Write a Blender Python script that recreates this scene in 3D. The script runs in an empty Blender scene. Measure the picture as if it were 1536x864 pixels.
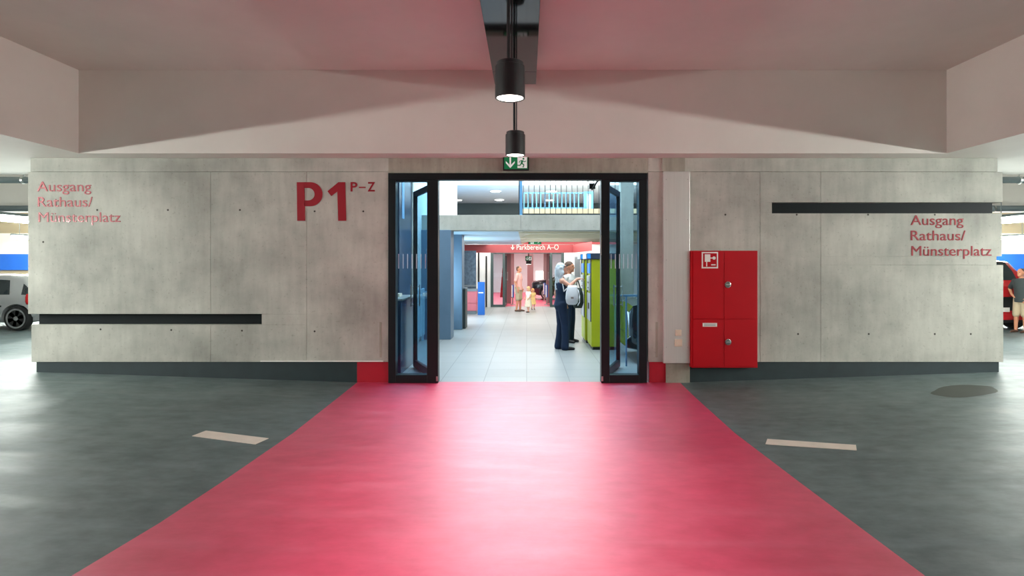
import bpy, bmesh, math, random
from mathutils import Vector, Matrix
R = random.Random(7)
SC = bpy.context.scene
COL = SC.collection
F = 870.0; EYE = 1.70; W = 8.262            # focal length in px of the 1536 wide frame, eye height, distance of the concrete wall
def X(px, d=W): return (px-790.0)*d/F
def Z(py, d=W): return EYE-(py-395.0)*d/F
def lin(v):
    v /= 255.0
    return v/12.92 if v <= .04045 else ((v+.055)/1.055)**2.4
def rgb(r, g, b): return (lin(r), lin(g), lin(b), 1.0)

# ------------------------------------------------------------------ camera, world, exposure, lights
cd = bpy.data.cameras.new('camera'); cam = bpy.data.objects.new('camera', cd); COL.objects.link(cam)
cam.location = (0, 0, EYE); cam.rotation_euler = (math.pi/2, 0, 0)
cd.sensor_width = 36; cd.lens = 36*F/1536; cd.shift_x = -22/1536; cd.shift_y = -37/1536
cd.clip_end = 200
SC.camera = cam
wd = bpy.data.worlds.new('world'); SC.world = wd; wd.use_nodes = True
wd.node_tree.nodes['Background'].inputs[0].default_value = (.75, .85, 1, 1)
wd.node_tree.nodes['Background'].inputs[1].default_value = .3
vs = SC.view_settings
vs.view_transform = 'Standard'; vs.look = 'None'; vs.exposure = 0.55; vs.gamma = 1; vs.use_curve_mapping = False
try:
    SC.cycles.use_denoising = True
    SC.cycles.max_bounces = 10; SC.cycles.diffuse_bounces = 5; SC.cycles.transparent_max_bounces = 16
    SC.cycles.sample_clamp_indirect = 6
except Exception: pass

TUBE_E = 135.0          # fluorescent luminaires of the parking aisles
SKY_E = 9.0            # skylight over the hall
def area_light(name, loc, size, power, color=(1, 1, 1), rot=(0, 0, 0), shape='RECTANGLE', spread=180):
    l = bpy.data.lights.new(name, 'AREA'); l.energy = power; l.color = color
    l.shape = shape; l.size = size[0]
    if shape in ('RECTANGLE', 'ELLIPSE'): l.size_y = size[1]
    l.spread = math.radians(spread)
    o = bpy.data.objects.new(name, l); COL.objects.link(o); o.location = loc; o.rotation_euler = rot
    return o
# daylight falling through the glazed roof of the hall
area_light('daylight_hall', (1.6, 11.3, 6.0), (7.0, 4.6), 125, (.74, .89, 1.0))
area_light('daylight_gallery', (1.6, 17.0, 6.0), (7.0, 6.4), 320, (.84, .94, 1.0))
# ceiling lighting under the gallery, the upper floor and the second parking zone, plus an added fill
area_light('downlight_gallery', (.3, 18.6, 2.40), (3.6, 7.0), 150, (1.0, .95, .86))
area_light('downlight_upper', (0.5, 23.6, 4.4), (5, 5), 60, (1.0, .98, .95))
area_light('downlight_parking', (0, 28.2, 2.58), (11, 9), 620, (1.0, .95, .9))
area_light('end_wall_fill', (-.2, 22.2, 2.40), (6.4, .15), 45, (1, .97, .9), (math.radians(15), 0, 0))  # unseen fill light added to brighten the end wall
# daylight entering between the blue pilasters
area_light('daylight_bay', (-2.25, 14.25, 1.3), (1.2, 2.2), 45, (.62, .86, 1.0), (0, -math.pi/2, 0))
area_light('daylight_bay_rear', (-2.25, 17.4, 1.3), (3.4, 2.2), 95, (.72, .9, 1.0), (0, -math.pi/2, 0))

# ------------------------------------------------------------------ materials
def mat(name, col, rough=.5, metal=0.0, var=0.0, scale=3.0, col2=None, bump=0.0, bscale=None, coat=0.0, spec=.5,
        stretch=(1, 1, 1), emis=None, estr=0.0, alpha=None, trans=0.0, rvar=0.0, coord='Object', aniso=0.0):
    m = bpy.data.materials.new(name); m.use_nodes = True
    nt = m.node_tree; b = nt.nodes['Principled BSDF']; L = nt.links
    b.inputs['Base Color'].default_value = col
    b.inputs['Roughness'].default_value = rough; b.inputs['Metallic'].default_value = metal
    b.inputs['Specular IOR Level'].default_value = spec
    b.inputs['Coat Weight'].default_value = coat; b.inputs['Coat Roughness'].default_value = .08
    if emis: b.inputs['Emission Color'].default_value = emis; b.inputs['Emission Strength'].default_value = estr
    if trans: b.inputs['Transmission Weight'].default_value = trans
    if alpha is not None: b.inputs['Alpha'].default_value = alpha
    tc = nt.nodes.new('ShaderNodeTexCoord'); mp = nt.nodes.new('ShaderNodeMapping')
    mp.inputs['Scale'].default_value = stretch
    L.new(tc.outputs[coord], mp.inputs['Vector'])
    nz = nt.nodes.new('ShaderNodeTexNoise'); nz.inputs['Scale'].default_value = scale; nz.inputs['Detail'].default_value = 7
    nz.inputs['Roughness'].default_value = .62
    L.new(mp.outputs['Vector'], nz.inputs['Vector'])
    rp = nt.nodes.new('ShaderNodeValToRGB')
    if col2 is None:
        k = 1-max(var, .04); k2 = 1+max(var, .04)
        c1 = tuple(min(1, v*k) for v in col[:3])+(1,); c2 = tuple(min(1, v*k2) for v in col[:3])+(1,)
    else: c1, c2 = col, col2
    rp.color_ramp.elements[0].position = .3; rp.color_ramp.elements[1].position = .7
    rp.color_ramp.elements[0].color = c1; rp.color_ramp.elements[1].color = c2
    L.new(nz.outputs['Fac'], rp.inputs['Fac']); L.new(rp.outputs['Color'], b.inputs['Base Color'])
    if rvar:
        mr = nt.nodes.new('ShaderNodeMapRange'); mr.inputs[3].default_value = max(.02, rough-rvar); mr.inputs[4].default_value = rough+rvar
        L.new(nz.outputs['Fac'], mr.inputs[0]); L.new(mr.outputs[0], b.inputs['Roughness'])
    if bump:
        n2 = nt.nodes.new('ShaderNodeTexNoise'); n2.inputs['Scale'].default_value = bscale or scale*8; n2.inputs['Detail'].default_value = 5
        L.new(mp.outputs['Vector'], n2.inputs['Vector'])
        bp = nt.nodes.new('ShaderNodeBump'); bp.inputs['Strength'].default_value = bump; bp.inputs['Distance'].default_value = .01
        L.new(n2.outputs['Fac'], bp.inputs['Height']); L.new(bp.outputs['Normal'], b.inputs['Normal'])
    return m

def concrete(name, base, dark, streak=.5):
    """cast concrete: cloudy tone, vertical board streaks, small pores"""
    m = bpy.data.materials.new(name); m.use_nodes = True; nt = m.node_tree; L = nt.links; b = nt.nodes['Principled BSDF']
    b.inputs['Roughness'].default_value = .75; b.inputs['Specular IOR Level'].default_value = .3
    tc = nt.nodes.new('ShaderNodeTexCoord')
    def noise(scale, st, det=6):
        mp = nt.nodes.new('ShaderNodeMapping'); mp.inputs['Scale'].default_value = st; L.new(tc.outputs['Object'], mp.inputs['Vector'])
        n = nt.nodes.new('ShaderNodeTexNoise'); n.inputs['Scale'].default_value = scale; n.inputs['Detail'].default_value = det
        n.inputs['Roughness'].default_value = .6; L.new(mp.outputs['Vector'], n.inputs['Vector']); return n
    def ramp(n, p0, p1, c0, c1):
        r = nt.nodes.new('ShaderNodeValToRGB'); r.color_ramp.elements[0].position = p0; r.color_ramp.elements[1].position = p1
        r.color_ramp.elements[0].color = c0; r.color_ramp.elements[1].color = c1; L.new(n.outputs['Fac'], r.inputs['Fac']); return r
    def mul(a, c, f):
        x = nt.nodes.new('ShaderNodeMix'); x.data_type = 'RGBA'; x.blend_type = 'MULTIPLY'; x.inputs[0].default_value = f
        L.new(a, x.inputs[6]); L.new(c, x.inputs[7]); return x.outputs[2]
    n1 = noise(.9, (1, 1, 1.2)); r1 = ramp(n1, .32, .66, dark, base)
    n2 = noise(5, (2.2, 2.2, .35)); r2 = ramp(n2, .3, .62, (.74, .74, .73, 1), (1, 1, 1, 1))
    n3 = noise(26, (1, 1, 1), 3); r3 = ramp(n3, .28, .40, (.62, .61, .58, 1), (1, 1, 1, 1))
    o = mul(r1.outputs['Color'], r2.outputs['Color'], streak); o = mul(o, r3.outputs['Color'], .5)
    L.new(o, b.inputs['Base Color'])
    bp = nt.nodes.new('ShaderNodeBump'); bp.inputs['Strength'].default_value = .15; bp.inputs['Distance'].default_value = .01
    L.new(n3.outputs['Fac'], bp.inputs['Height']); L.new(bp.outputs['Normal'], b.inputs['Normal'])
    return m

def coated_floor(name, c1, c2, wear, rough, coat=0.0):
    """poured resin floor with drive streaks and scuffs"""
    m = bpy.data.materials.new(name); m.use_nodes = True; nt = m.node_tree; L = nt.links; b = nt.nodes['Principled BSDF']
    tc = nt.nodes.new('ShaderNodeTexCoord')
    def noise(scale, st, rot=0, det=7):
        mp = nt.nodes.new('ShaderNodeMapping'); mp.inputs['Scale'].default_value = st; mp.inputs['Rotation'].default_value = (0, 0, rot)
        L.new(tc.outputs['Object'], mp.inputs['Vector'])
        n = nt.nodes.new('ShaderNodeTexNoise'); n.inputs['Scale'].default_value = scale; n.inputs['Detail'].default_value = det
        n.inputs['Roughness'].default_value = .62; L.new(mp.outputs['Vector'], n.inputs['Vector']); return n
    b.inputs['Coat Weight'].default_value = coat; b.inputs['Coat Roughness'].default_value = .38
    n1 = noise(1.1, (1, 1, 1)); n2 = noise(1.6, (.5, 3.2, 1), .35); n3 = noise(22, (1, 1, 1), 0, 4)
    r1 = nt.nodes.new('ShaderNodeValToRGB'); r1.color_ramp.elements[0].position = .38; r1.color_ramp.elements[1].position = .64
    r1.color_ramp.elements[0].color = c1; r1.color_ramp.elements[1].color = c2; L.new(n1.outputs['Fac'], r1.inputs['Fac'])
    n4 = noise(4.5, (1, 1.6, 1), .2)
    ad = nt.nodes.new('ShaderNodeMath'); ad.operation = 'MULTIPLY_ADD'; ad.inputs[1].default_value = .55; L.new(n4.outputs['Fac'], ad.inputs[0])
    a2 = nt.nodes.new('ShaderNodeMath'); a2.operation = 'MULTIPLY'; a2.inputs[1].default_value = .48; L.new(n1.outputs['Fac'], a2.inputs[0]); L.new(a2.outputs[0], ad.inputs[2]); L.new(ad.outputs[0], r1.inputs['Fac'])
    r2 = nt.nodes.new('ShaderNodeMapRange'); r2.inputs[1].default_value = .5; r2.inputs[2].default_value = .78; r2.inputs[3].default_value = 0; r2.inputs[4].default_value = .4
    L.new(n2.outputs['Fac'], r2.inputs[0])
    x = nt.nodes.new('ShaderNodeMix'); x.data_type = 'RGBA'; L.new(r2.outputs[0], x.inputs[0]); L.new(r1.outputs['Color'], x.inputs[6]); x.inputs[7].default_value = wear
    L.new(x.outputs[2], b.inputs['Base Color'])
    mr = nt.nodes.new('ShaderNodeMapRange'); mr.inputs[1].default_value = .3; mr.inputs[2].default_value = .7
    mr.inputs[3].default_value = rough-.07; mr.inputs[4].default_value = rough+.1
    L.new(n2.outputs['Fac'], mr.inputs[0]); L.new(mr.outputs[0], b.inputs['Roughness'])
    bp = nt.nodes.new('ShaderNodeBump'); bp.inputs['Strength'].default_value = .08; bp.inputs['Distance'].default_value = .01
    L.new(n3.outputs['Fac'], bp.inputs['Height']); L.new(bp.outputs['Normal'], b.inputs['Normal'])
    return m

def tiles(name, col, grout, sx, sy):
    m = bpy.data.materials.new(name); m.use_nodes = True; nt = m.node_tree; L = nt.links; b = nt.nodes['Principled BSDF']
    b.inputs['Roughness'].default_value = .38
    tc = nt.nodes.new('ShaderNodeTexCoord')
    br = nt.nodes.new('ShaderNodeTexBrick'); br.offset = 0.0
    br.inputs['Scale'].default_value = 1; br.inputs['Brick Width'].default_value = sx; br.inputs['Row Height'].default_value = sy
    br.inputs['Mortar Size'].default_value = .006; br.inputs['Mortar Smooth'].default_value = .1
    br.inputs['Color1'].default_value = col; br.inputs['Color2'].default_value = tuple(v*.93 for v in col[:3])+(1,)
    br.inputs['Mortar'].default_value = grout
    L.new(tc.outputs['Object'], br.inputs['Vector'])
    nz = nt.nodes.new('ShaderNodeTexNoise'); nz.inputs['Scale'].default_value = 1.3; nz.inputs['Detail'].default_value = 6
    L.new(tc.outputs['Object'], nz.inputs['Vector'])
    rp = nt.nodes.new('ShaderNodeValToRGB'); rp.color_ramp.elements[0].color = (.82, .82, .82, 1); rp.color_ramp.elements[1].color = (1, 1, 1, 1)
    L.new(nz.outputs['Fac'], rp.inputs['Fac'])
    x = nt.nodes.new('ShaderNodeMix'); x.data_type = 'RGBA'; x.blend_type = 'MULTIPLY'; x.inputs[0].default_value = 1
    L.new(br.outputs['Color'], x.inputs[6]); L.new(rp.outputs['Color'], x.inputs[7]); L.new(x.outputs[2], b.inputs['Base Color'])
    return m

def glass_mat(name, tint, refl=.08):
    m = bpy.data.materials.new(name); m.use_nodes = True; nt = m.node_tree; L = nt.links
    nt.nodes.remove(nt.nodes['Principled BSDF']); out = nt.nodes['Material Output']
    tr = nt.nodes.new('ShaderNodeBsdfTransparent'); tr.inputs[0].default_value = tint
    gl = nt.nodes.new('ShaderNodeBsdfGlossy'); gl.inputs['Roughness'].default_value = .02; gl.inputs[0].default_value = (.9, .95, 1, 1)
    fr = nt.nodes.new('ShaderNodeFresnel'); fr.inputs['IOR'].default_value = 1.5
    mx = nt.nodes.new('ShaderNodeMixShader')
    ge = nt.nodes.new('ShaderNodeNewGeometry'); iv = nt.nodes.new('ShaderNodeMath'); iv.operation = 'SUBTRACT'; iv.inputs[0].default_value = 1
    mu = nt.nodes.new('ShaderNodeMath'); mu.operation = 'MULTIPLY'
    L.new(ge.outputs['Backfacing'], iv.inputs[1]); L.new(iv.outputs[0], mu.inputs[0]); L.new(fr.outputs[0], mu.inputs[1])
    L.new(mu.outputs[0], mx.inputs[0]); L.new(tr.outputs[0], mx.inputs[1]); L.new(gl.outputs[0], mx.inputs[2]); L.new(mx.outputs[0], out.inputs['Surface'])
    return m

M = {}
M['concrete'] = concrete('concrete_wall', rgb(202, 200, 190), rgb(158, 157, 149))
M['concrete_band'] = concrete('concrete_band', rgb(176, 172, 158), rgb(148, 145, 132), .8)
M['concrete_hall'] = concrete('concrete_hall', rgb(190, 190, 180), rgb(165, 165, 155), .4)
M['ceiling'] = mat('painted_ceiling', rgb(222, 216, 208), .85, var=.03, scale=1.2, bump=.05, bscale=60)
M['floor_dark'] = coated_floor('floor_grey_resin', rgb(72, 86, 87), rgb(104, 118, 118), rgb(134, 148, 149), .5)
M['floor_red'] = coated_floor('floor_red_resin', rgb(200, 46, 86), rgb(220, 68, 106), rgb(222, 118, 142), .45, .62)
M['floor_tile'] = tiles('hall_tiles', rgb(160, 166, 166), rgb(122, 128, 130), .62, .62)
M['skirt_dark'] = mat('skirting_dark', rgb(36, 50, 53), .5, var=.18, scale=4)
M['skirt_red'] = mat('skirting_red', rgb(176, 16, 40), .45, var=.1, scale=4)
M['groove'] = mat('groove_dark', rgb(12, 19, 21), .6, var=.1, scale=3, spec=.2)
M['joint'] = mat('joint_shadow', rgb(70, 68, 62), .9)
M['frame'] = mat('door_frame_anthracite', rgb(17, 24, 27), .4, var=.1, spec=.35)
M['frame_grey'] = mat('portal_frame_grey_green', rgb(64, 82, 82), .4)
M['glass'] = glass_mat('door_glass', (.74, .88, .95, 1))
M['glass_clear'] = glass_mat('clear_glass', (.86, .94, .97, 1))
M['etch'] = mat('etched_glass_marks', rgb(196, 216, 228), .6)
M['steel'] = mat('brushed_stainless', rgb(222, 222, 216), .4, .6, var=.05, scale=2, stretch=(40, 40, .6))
M['steel_plain'] = mat('plain_steel', rgb(180, 180, 176), .3, .9)
M['cream_plastic'] = mat('cream_plastic', rgb(222, 206, 184), .45)
M['fire_red'] = mat('fire_cabinet_red', rgb(180, 5, 22), .5, spec=.2, var=.04, scale=3, bump=.03, bscale=300)
M['white'] = mat('white_paint', rgb(236, 232, 226), .5)
M['marking'] = mat('road_marking_white', rgb(226, 214, 200), .6, var=.06, scale=8)
M['letter_red'] = mat('letter_red', rgb(152, 20, 36), .5, spec=.3, var=.04)
M['letter_red_sheen'] = mat('letter_foil_sheen', rgb(182, 80, 86), .48, var=.05, coat=.1)  # paler copy of the letter red; light caught by the foil put into colour
M['lamp_black'] = mat('lamp_black', rgb(26, 30, 32), .45, var=.08)
M['lamp_glow'] = mat('lamp_glow', (1, 1, 1, 1), emis=(1, .93, .82, 1), estr=9)
M['duct'] = mat('duct_dark_mirror', rgb(78, 77, 82), .06, 1.0, var=.03)
M['sign_green'] = mat('sign_green', rgb(8, 104, 62), .4, emis=rgb(8, 110, 66), estr=.3)
M['sign_white'] = mat('sign_white', rgb(235, 240, 236), .4, emis=(1, 1, 1, 1), estr=.15)
M['black'] = mat('black_plastic', rgb(18, 20, 22), .5)
M['blue_fin'] = mat('pilaster_blue_grey', rgb(98, 124, 146), .5, var=.05)
M['navy'] = mat('navy_panel', rgb(30, 54, 80), .25, var=.08)
M['hall_white'] = mat('hall_white_wall', rgb(228, 232, 232), .6)
M['hall_blue'] = mat('hall_pale_blue', rgb(176, 204, 222), .5)
M['fascia_red'] = mat('fascia_red', rgb(186, 84, 88), .5, var=.03)
M['pink'] = mat('counter_pink', rgb(214, 112, 124), .45)
M['grey'] = mat('mid_grey', rgb(120, 130, 136), .5)
M['grey_dark'] = mat('dark_grey_green', rgb(70, 80, 80), .6)
M['slate'] = mat('slate_panel', rgb(44, 60, 78), .35, scale=9, col2=rgb(88, 108, 128))
M['stele_blue'] = mat('stele_blue', rgb(14, 88, 168), .4)
M['lime'] = mat('machine_lime', rgb(190, 204, 24), .4, var=.03)
M['machine_dark'] = mat('machine_slate', rgb(52, 70, 92), .4)
M['machine_grey'] = mat('machine_pale', rgb(200, 208, 210), .4)
M['screen_blue'] = mat('lit_blue_sign', rgb(40, 130, 220), .3, emis=rgb(40, 140, 235), estr=.5)
M['column_rose'] = mat('column_rose_grey', rgb(142, 112, 112), .7)
M['rail_dark'] = mat('railing_dark', rgb(46, 56, 62), .4)
M['rail_blue'] = mat('railing_pale_blue', rgb(96, 152, 194), .4)
M['pipe'] = mat('pipe_grey', rgb(112, 122, 124), .4, .5)
M['tube'] = mat('fluorescent_glow', (1, 1, 1, 1), emis=(.95, 1, .95, 1), estr=TUBE_E)
M['down'] = mat('downlight_glow', (1, 1, 1, 1), emis=(1, .98, .92, 1), estr=6)
M['skylight'] = mat('skylight_glass', (1, 1, 1, 1), emis=(.8, .92, 1, 1), estr=3)
M['sheet_blue'] = mat('blue_wall_panel', rgb(34, 92, 180), .5, var=.06)
M['sheet_cream'] = mat('cream_wall', rgb(236, 224, 200), .7)
M['tan'] = mat('tan_wall', rgb(152, 138, 112), .7)
M['patch'] = mat('floor_patch', rgb(76, 80, 75), .65, spec=.25, var=.06)
# people and clothes
M['skin'] = mat('skin', rgb(222, 164, 138), .55, var=.04, scale=8)
M['skin_tan'] = mat('skin_tanned', rgb(206, 140, 108), .55, var=.04, scale=8)
M['hair_white'] = mat('hair_silver', rgb(176, 192, 202), .5, scale=30, col2=rgb(214, 224, 228), stretch=(1, 1, .25))
M['hair_brown'] = mat('hair_brown', rgb(92, 66, 50), .6, var=.2, scale=30)
M['hair_blond'] = mat('hair_blond', rgb(204, 170, 120), .6, var=.1, scale=30)
M['hair_ginger'] = mat('hair_ginger', rgb(224, 160, 92), .6, var=.1, scale=30)
M['navy_cloth'] = mat('cloth_navy', rgb(22, 44, 74), .85, var=.14, scale=9)
M['pink_cloth'] = mat('cloth_pink', rgb(236, 178, 170), .85, var=.06, scale=9)
M['khaki'] = mat('cloth_khaki', rgb(188, 170, 142), .85, var=.06, scale=9)
M['white_cloth'] = mat('cloth_white', rgb(238, 232, 226), .85, var=.04, scale=9)
M['cream_cloth'] = mat('cloth_cream_skirt', rgb(220, 208, 186), .85, var=.04, scale=9)
M['yellow_cloth'] = mat('cloth_yellow', rgb(240, 208, 140), .85, var=.05, scale=9)
M['dark_cloth'] = mat('cloth_dark_grey', rgb(58, 66, 66), .85, var=.1, scale=9)
M['shoe'] = mat('shoe_black', rgb(24, 22, 24), .45)
M['shoe_brown'] = mat('shoe_brown', rgb(90, 62, 50), .5)
M['bag_white'] = mat('bag_white_leather', rgb(226, 232, 236), .45, var=.04)
M['bag_dark'] = mat('bag_dark', rgb(28, 42, 34), .5, var=.2)
# cars
M['rubber'] = mat('tyre_rubber', rgb(24, 25, 26), .8)
M['rim'] = mat('wheel_silver', rgb(186, 188, 190), .35, .7)
M['car_glass'] = mat('car_window', rgb(36, 46, 50), .06, spec=.8)
M['car_silver'] = mat('car_silver', rgb(190, 192, 194), .3, .55, coat=.8)
M['car_red'] = mat('car_red', rgb(196, 14, 28), .3, .1, coat=.9)
M['car_black'] = mat('car_black', rgb(14, 22, 32), .25, .1, coat=1.0)
M['car_grey'] = mat('car_grey', rgb(84, 88, 92), .3, .5, coat=.8)
M['light_red'] = mat('tail_light', rgb(200, 24, 30), .15, coat=1)
M['light_clear'] = mat('head_light', rgb(214, 222, 226), .1, coat=1)
M['chrome'] = mat('chrome', rgb(214, 214, 214), .12, 1.0)

# ------------------------------------------------------------------ mesh helpers
class MB:
    def __init__(s): s.v = []; s.f = []; s.m = []
    def add(s, vs_, fs, mi=0):
        o = len(s.v); s.v += [tuple(p) for p in vs_]
        for f in fs: s.f.append(tuple(i+o for i in f)); s.m.append(mi)
        return s
    def box(s, x0, x1, y0, y1, z0, z1, mi=0):
        v = [(x0, y0, z0), (x1, y0, z0), (x1, y1, z0), (x0, y1, z0), (x0, y0, z1), (x1, y0, z1), (x1, y1, z1), (x0, y1, z1)]
        return s.add(v, [(0, 3, 2, 1), (4, 5, 6, 7), (0, 1, 5, 4), (1, 2, 6, 5), (2, 3, 7, 6), (3, 0, 4, 7)], mi)
    def prism(s, poly, axis, a, b, mi=0):
        """polygon in the two other axes, extruded along axis from a to b"""
        n = len(poly)
        def P(u, w, t): return (t, u, w) if axis == 'x' else ((u, t, w) if axis == 'y' else (u, w, t))
        vs_ = [P(u, w, a) for u, w in poly]+[P(u, w, b) for u, w in poly]
        fs = [tuple(range(n)), tuple(range(2*n-1, n-1, -1))]+[(i, i+n, (i+1) % n+n, (i+1) % n) for i in range(n)]
        return s.add(vs_, fs, mi)
    def tube(s, p0, p1, r0, r1=None, n=16, cap=True, mi=0):
        r1 = r0 if r1 is None else r1
        p0 = Vector(p0); p1 = Vector(p1); d = (p1-p0).normalized()
        a = d.orthogonal().normalized(); b = d.cross(a)
        vs_ = []
        for p, r in ((p0, r0), (p1, r1)):
            for i in range(n):
                t = 2*math.pi*i/n; vs_.append(p+a*math.cos(t)*r+b*math.sin(t)*r)
        fs = [(i, (i+1) % n, (i+1) % n+n, i+n) for i in range(n)]
        if cap: fs += [tuple(range(n-1, -1, -1)), tuple(range(n, 2*n))]
        return s.add(vs_, fs, mi)
    def lathe(s, prof, c=(0, 0, 0), n=32, axis='z', mi=0):
        """prof: list of (radius, height)"""
        vs_ = []; fs = []
        for r, h in prof:
            for i in range(n):
                t = 2*math.pi*i/n
                if axis == 'z': p = (c[0]+r*math.cos(t), c[1]+r*math.sin(t), c[2]+h)
                else: p = (c[0]+r*math.cos(t), c[1]+h, c[2]+r*math.sin(t))
                vs_.append(p)
        for k in range(len(prof)-1):
            for i in range(n): fs.append((k*n+i, k*n+(i+1) % n, (k+1)*n+(i+1) % n, (k+1)*n+i))
        fs += [tuple(range(n-1, -1, -1)), tuple(range((len(prof)-1)*n, len(prof)*n))]
        return s.add(vs_, fs, mi)
    def loft(s, secs, n=20, mi=0):
        """secs: (cx, cy, cz, rx, ry) horizontal ellipses from bottom to top"""
        vs_ = []; fs = []
        for cx, cy, cz, rx, ry in secs:
            for i in range(n):
                t = 2*math.pi*i/n; vs_.append((cx+rx*math.cos(t), cy+ry*math.sin(t), cz))
        for k in range(len(secs)-1):
            for i in range(n): fs.append((k*n+i, k*n+(i+1) % n, (k+1)*n+(i+1) % n, (k+1)*n+i))
        fs += [tuple(range(n-1, -1, -1)), tuple(range((len(secs)-1)*n, len(secs)*n))]
        return s.add(vs_, fs, mi)
    def ell(s, c, r, nu=16, nv=10, rot=None, mi=0):
        vs_ = []; fs = []
        for j in range(1, nv):
            ph = math.pi*j/nv
            for i in range(nu):
                t = 2*math.pi*i/nu; v = Vector((r[0]*math.sin(ph)*math.cos(t), r[1]*math.sin(ph)*math.sin(t), r[2]*math.cos(ph)))
                if rot: v = rot @ v
                vs_.append(Vector(c)+v)
        top = Vector((0, 0, r[2])); bot = Vector((0, 0, -r[2]))
        if rot: top = rot @ top; bot = rot @ bot
        vs_ += [Vector(c)+top, Vector(c)+bot]; T = len(vs_)-2; B = T+1
        for j in range(nv-2):
            for i in range(nu): fs.append((j*nu+i, (j+1)*nu+i, (j+1)*nu+(i+1) % nu, j*nu+(i+1) % nu))
        for i in range(nu):
            fs.append((T, i, (i+1) % nu)); fs.append((B, (nv-2)*nu+(i+1) % nu, (nv-2)*nu+i))
        return s.add(vs_, fs, mi)
    def cap(s, p0, p1, r0, r1=None):
        """tapered limb with round ends"""
        r1 = r0 if r1 is None else r1
        s.tube(p0, p1, r0, r1, 14); s.ell(p0, (r0,)*3, 14, 8); s.ell(p1, (r1,)*3, 14, 8); return s
    def chain(s, pts, rs):
        for i in range(len(pts)-1): s.cap(pts[i], pts[i+1], rs[i], rs[i+1])
        return s
    def mesh(s, name):
        me = bpy.data.meshes.new(name); me.from_pydata([tuple(p) for p in s.v], [], s.f)
        me.polygons.foreach_set('material_index', s.m); me.update(); return me
    def build(s, name, mt, parent=None, smooth=False, bevel=0.0, local=False, remesh=0.0, keep=False):
        if parent is not None and not local:
            o = wloc(parent); s.v = [(p[0]-o.x, p[1]-o.y, p[2]-o.z) for p in map(tuple, s.v)]
        me = s.mesh(name)
        bm = bmesh.new(); bm.from_mesh(me)
        if not keep: bmesh.ops.recalc_face_normals(bm, faces=bm.faces)
        bm.to_mesh(me); bm.free()
        ob = bpy.data.objects.new(name, me)
        for x in (mt if isinstance(mt, (list, tuple)) else [mt]): me.materials.append(x)
        COL.objects.link(ob)
        if parent is not None: ob.parent = parent
        mods = []
        if remesh:
            q = ob.modifiers.new('r', 'REMESH'); q.mode = 'VOXEL'; q.voxel_size = remesh; q.use_smooth_shade = True
            q2 = ob.modifiers.new('s', 'SMOOTH'); q2.factor = .5; q2.iterations = 3
        if bevel:
            q = ob.modifiers.new('b', 'BEVEL'); q.width = bevel; q.segments = 2; q.limit_method = 'ANGLE'; q.angle_limit = math.radians(40)
        if remesh:
            bake(ob)
        if smooth or remesh:
            for p in ob.data.polygons: p.use_smooth = True
        return ob

def bake(ob):
    dg = bpy.context.evaluated_depsgraph_get(); dg.update()
    me = bpy.data.meshes.new_from_object(ob.evaluated_get(dg), depsgraph=dg)
    mts = list(ob.data.materials); ob.modifiers.clear(); old = ob.data; ob.data = me
    if not me.materials:
        for x in mts: me.materials.append(x)
    bpy.data.meshes.remove(old)

def wloc(o):
    v = Vector(o.location)
    while o.parent: o = o.parent; v += o.location
    return v
def props(o, label, cat, group=None):
    o['label'] = label; o['category'] = cat
    if group: o['group'] = group
    return o
def thing(name, label, cat, loc=(0, 0, 0), rz=0.0, group=None):
    o = bpy.data.objects.new(name, None); COL.objects.link(o); o.location = loc; o.rotation_euler = (0, 0, rz)
    o.empty_display_size = .1
    return props(o, label, cat, group)
def struct(o): o['kind'] = 'structure'; return o
def copy_tree(o, parent=None):
    c = o.copy(); COL.objects.link(c)
    if parent is not None: c.parent = parent
    for ch in list(o.children): copy_tree(ch, c)
    return c
def copy_thing(o, loc, label, rz=None):
    c = copy_tree(o); c.location = loc; c['label'] = label
    if rz is not None: c.rotation_euler = (0, 0, rz)
    return c

_cap = {}
def text_mb(s, px0, px1, base, cap, d, depth=.006, bold=0.0):
    """raised lettering standing on plane y=d, fitted between px0 and px1, base line and cap height in px"""
    def raw(t):
        c = bpy.data.curves.new('t', 'FONT'); c.body = t; c.size = 1; c.extrude = .5; c.offset = bold; c.resolution_u = 4
        o = bpy.data.objects.new('t', c); COL.objects.link(o)
        dg = bpy.context.evaluated_depsgraph_get(); dg.update()
        me = bpy.data.meshes.new_from_object(o.evaluated_get(dg), depsgraph=dg)
        vs_ = [tuple(v.co) for v in me.vertices]; fs = [tuple(p.vertices) for p in me.polygons]
        bpy.data.objects.remove(o); bpy.data.curves.remove(c); bpy.data.meshes.remove(me); return vs_, fs
    if 'H' not in _cap: _cap['H'] = max(v[1] for v in raw('H')[0])
    vs_, fs = raw(s)
    a = min(v[0] for v in vs_); b = max(v[0] for v in vs_)
    kx = (X(px1, d)-X(px0, d))/(b-a); kz = cap*d/F/_cap['H']; x0 = X(px0, d); z0 = Z(base, d)
    mb = MB(); mb.add([(x0+(v[0]-a)*kx, d-depth/2-v[2]*depth, z0+v[1]*kz) for v in vs_], fs); return mb

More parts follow.
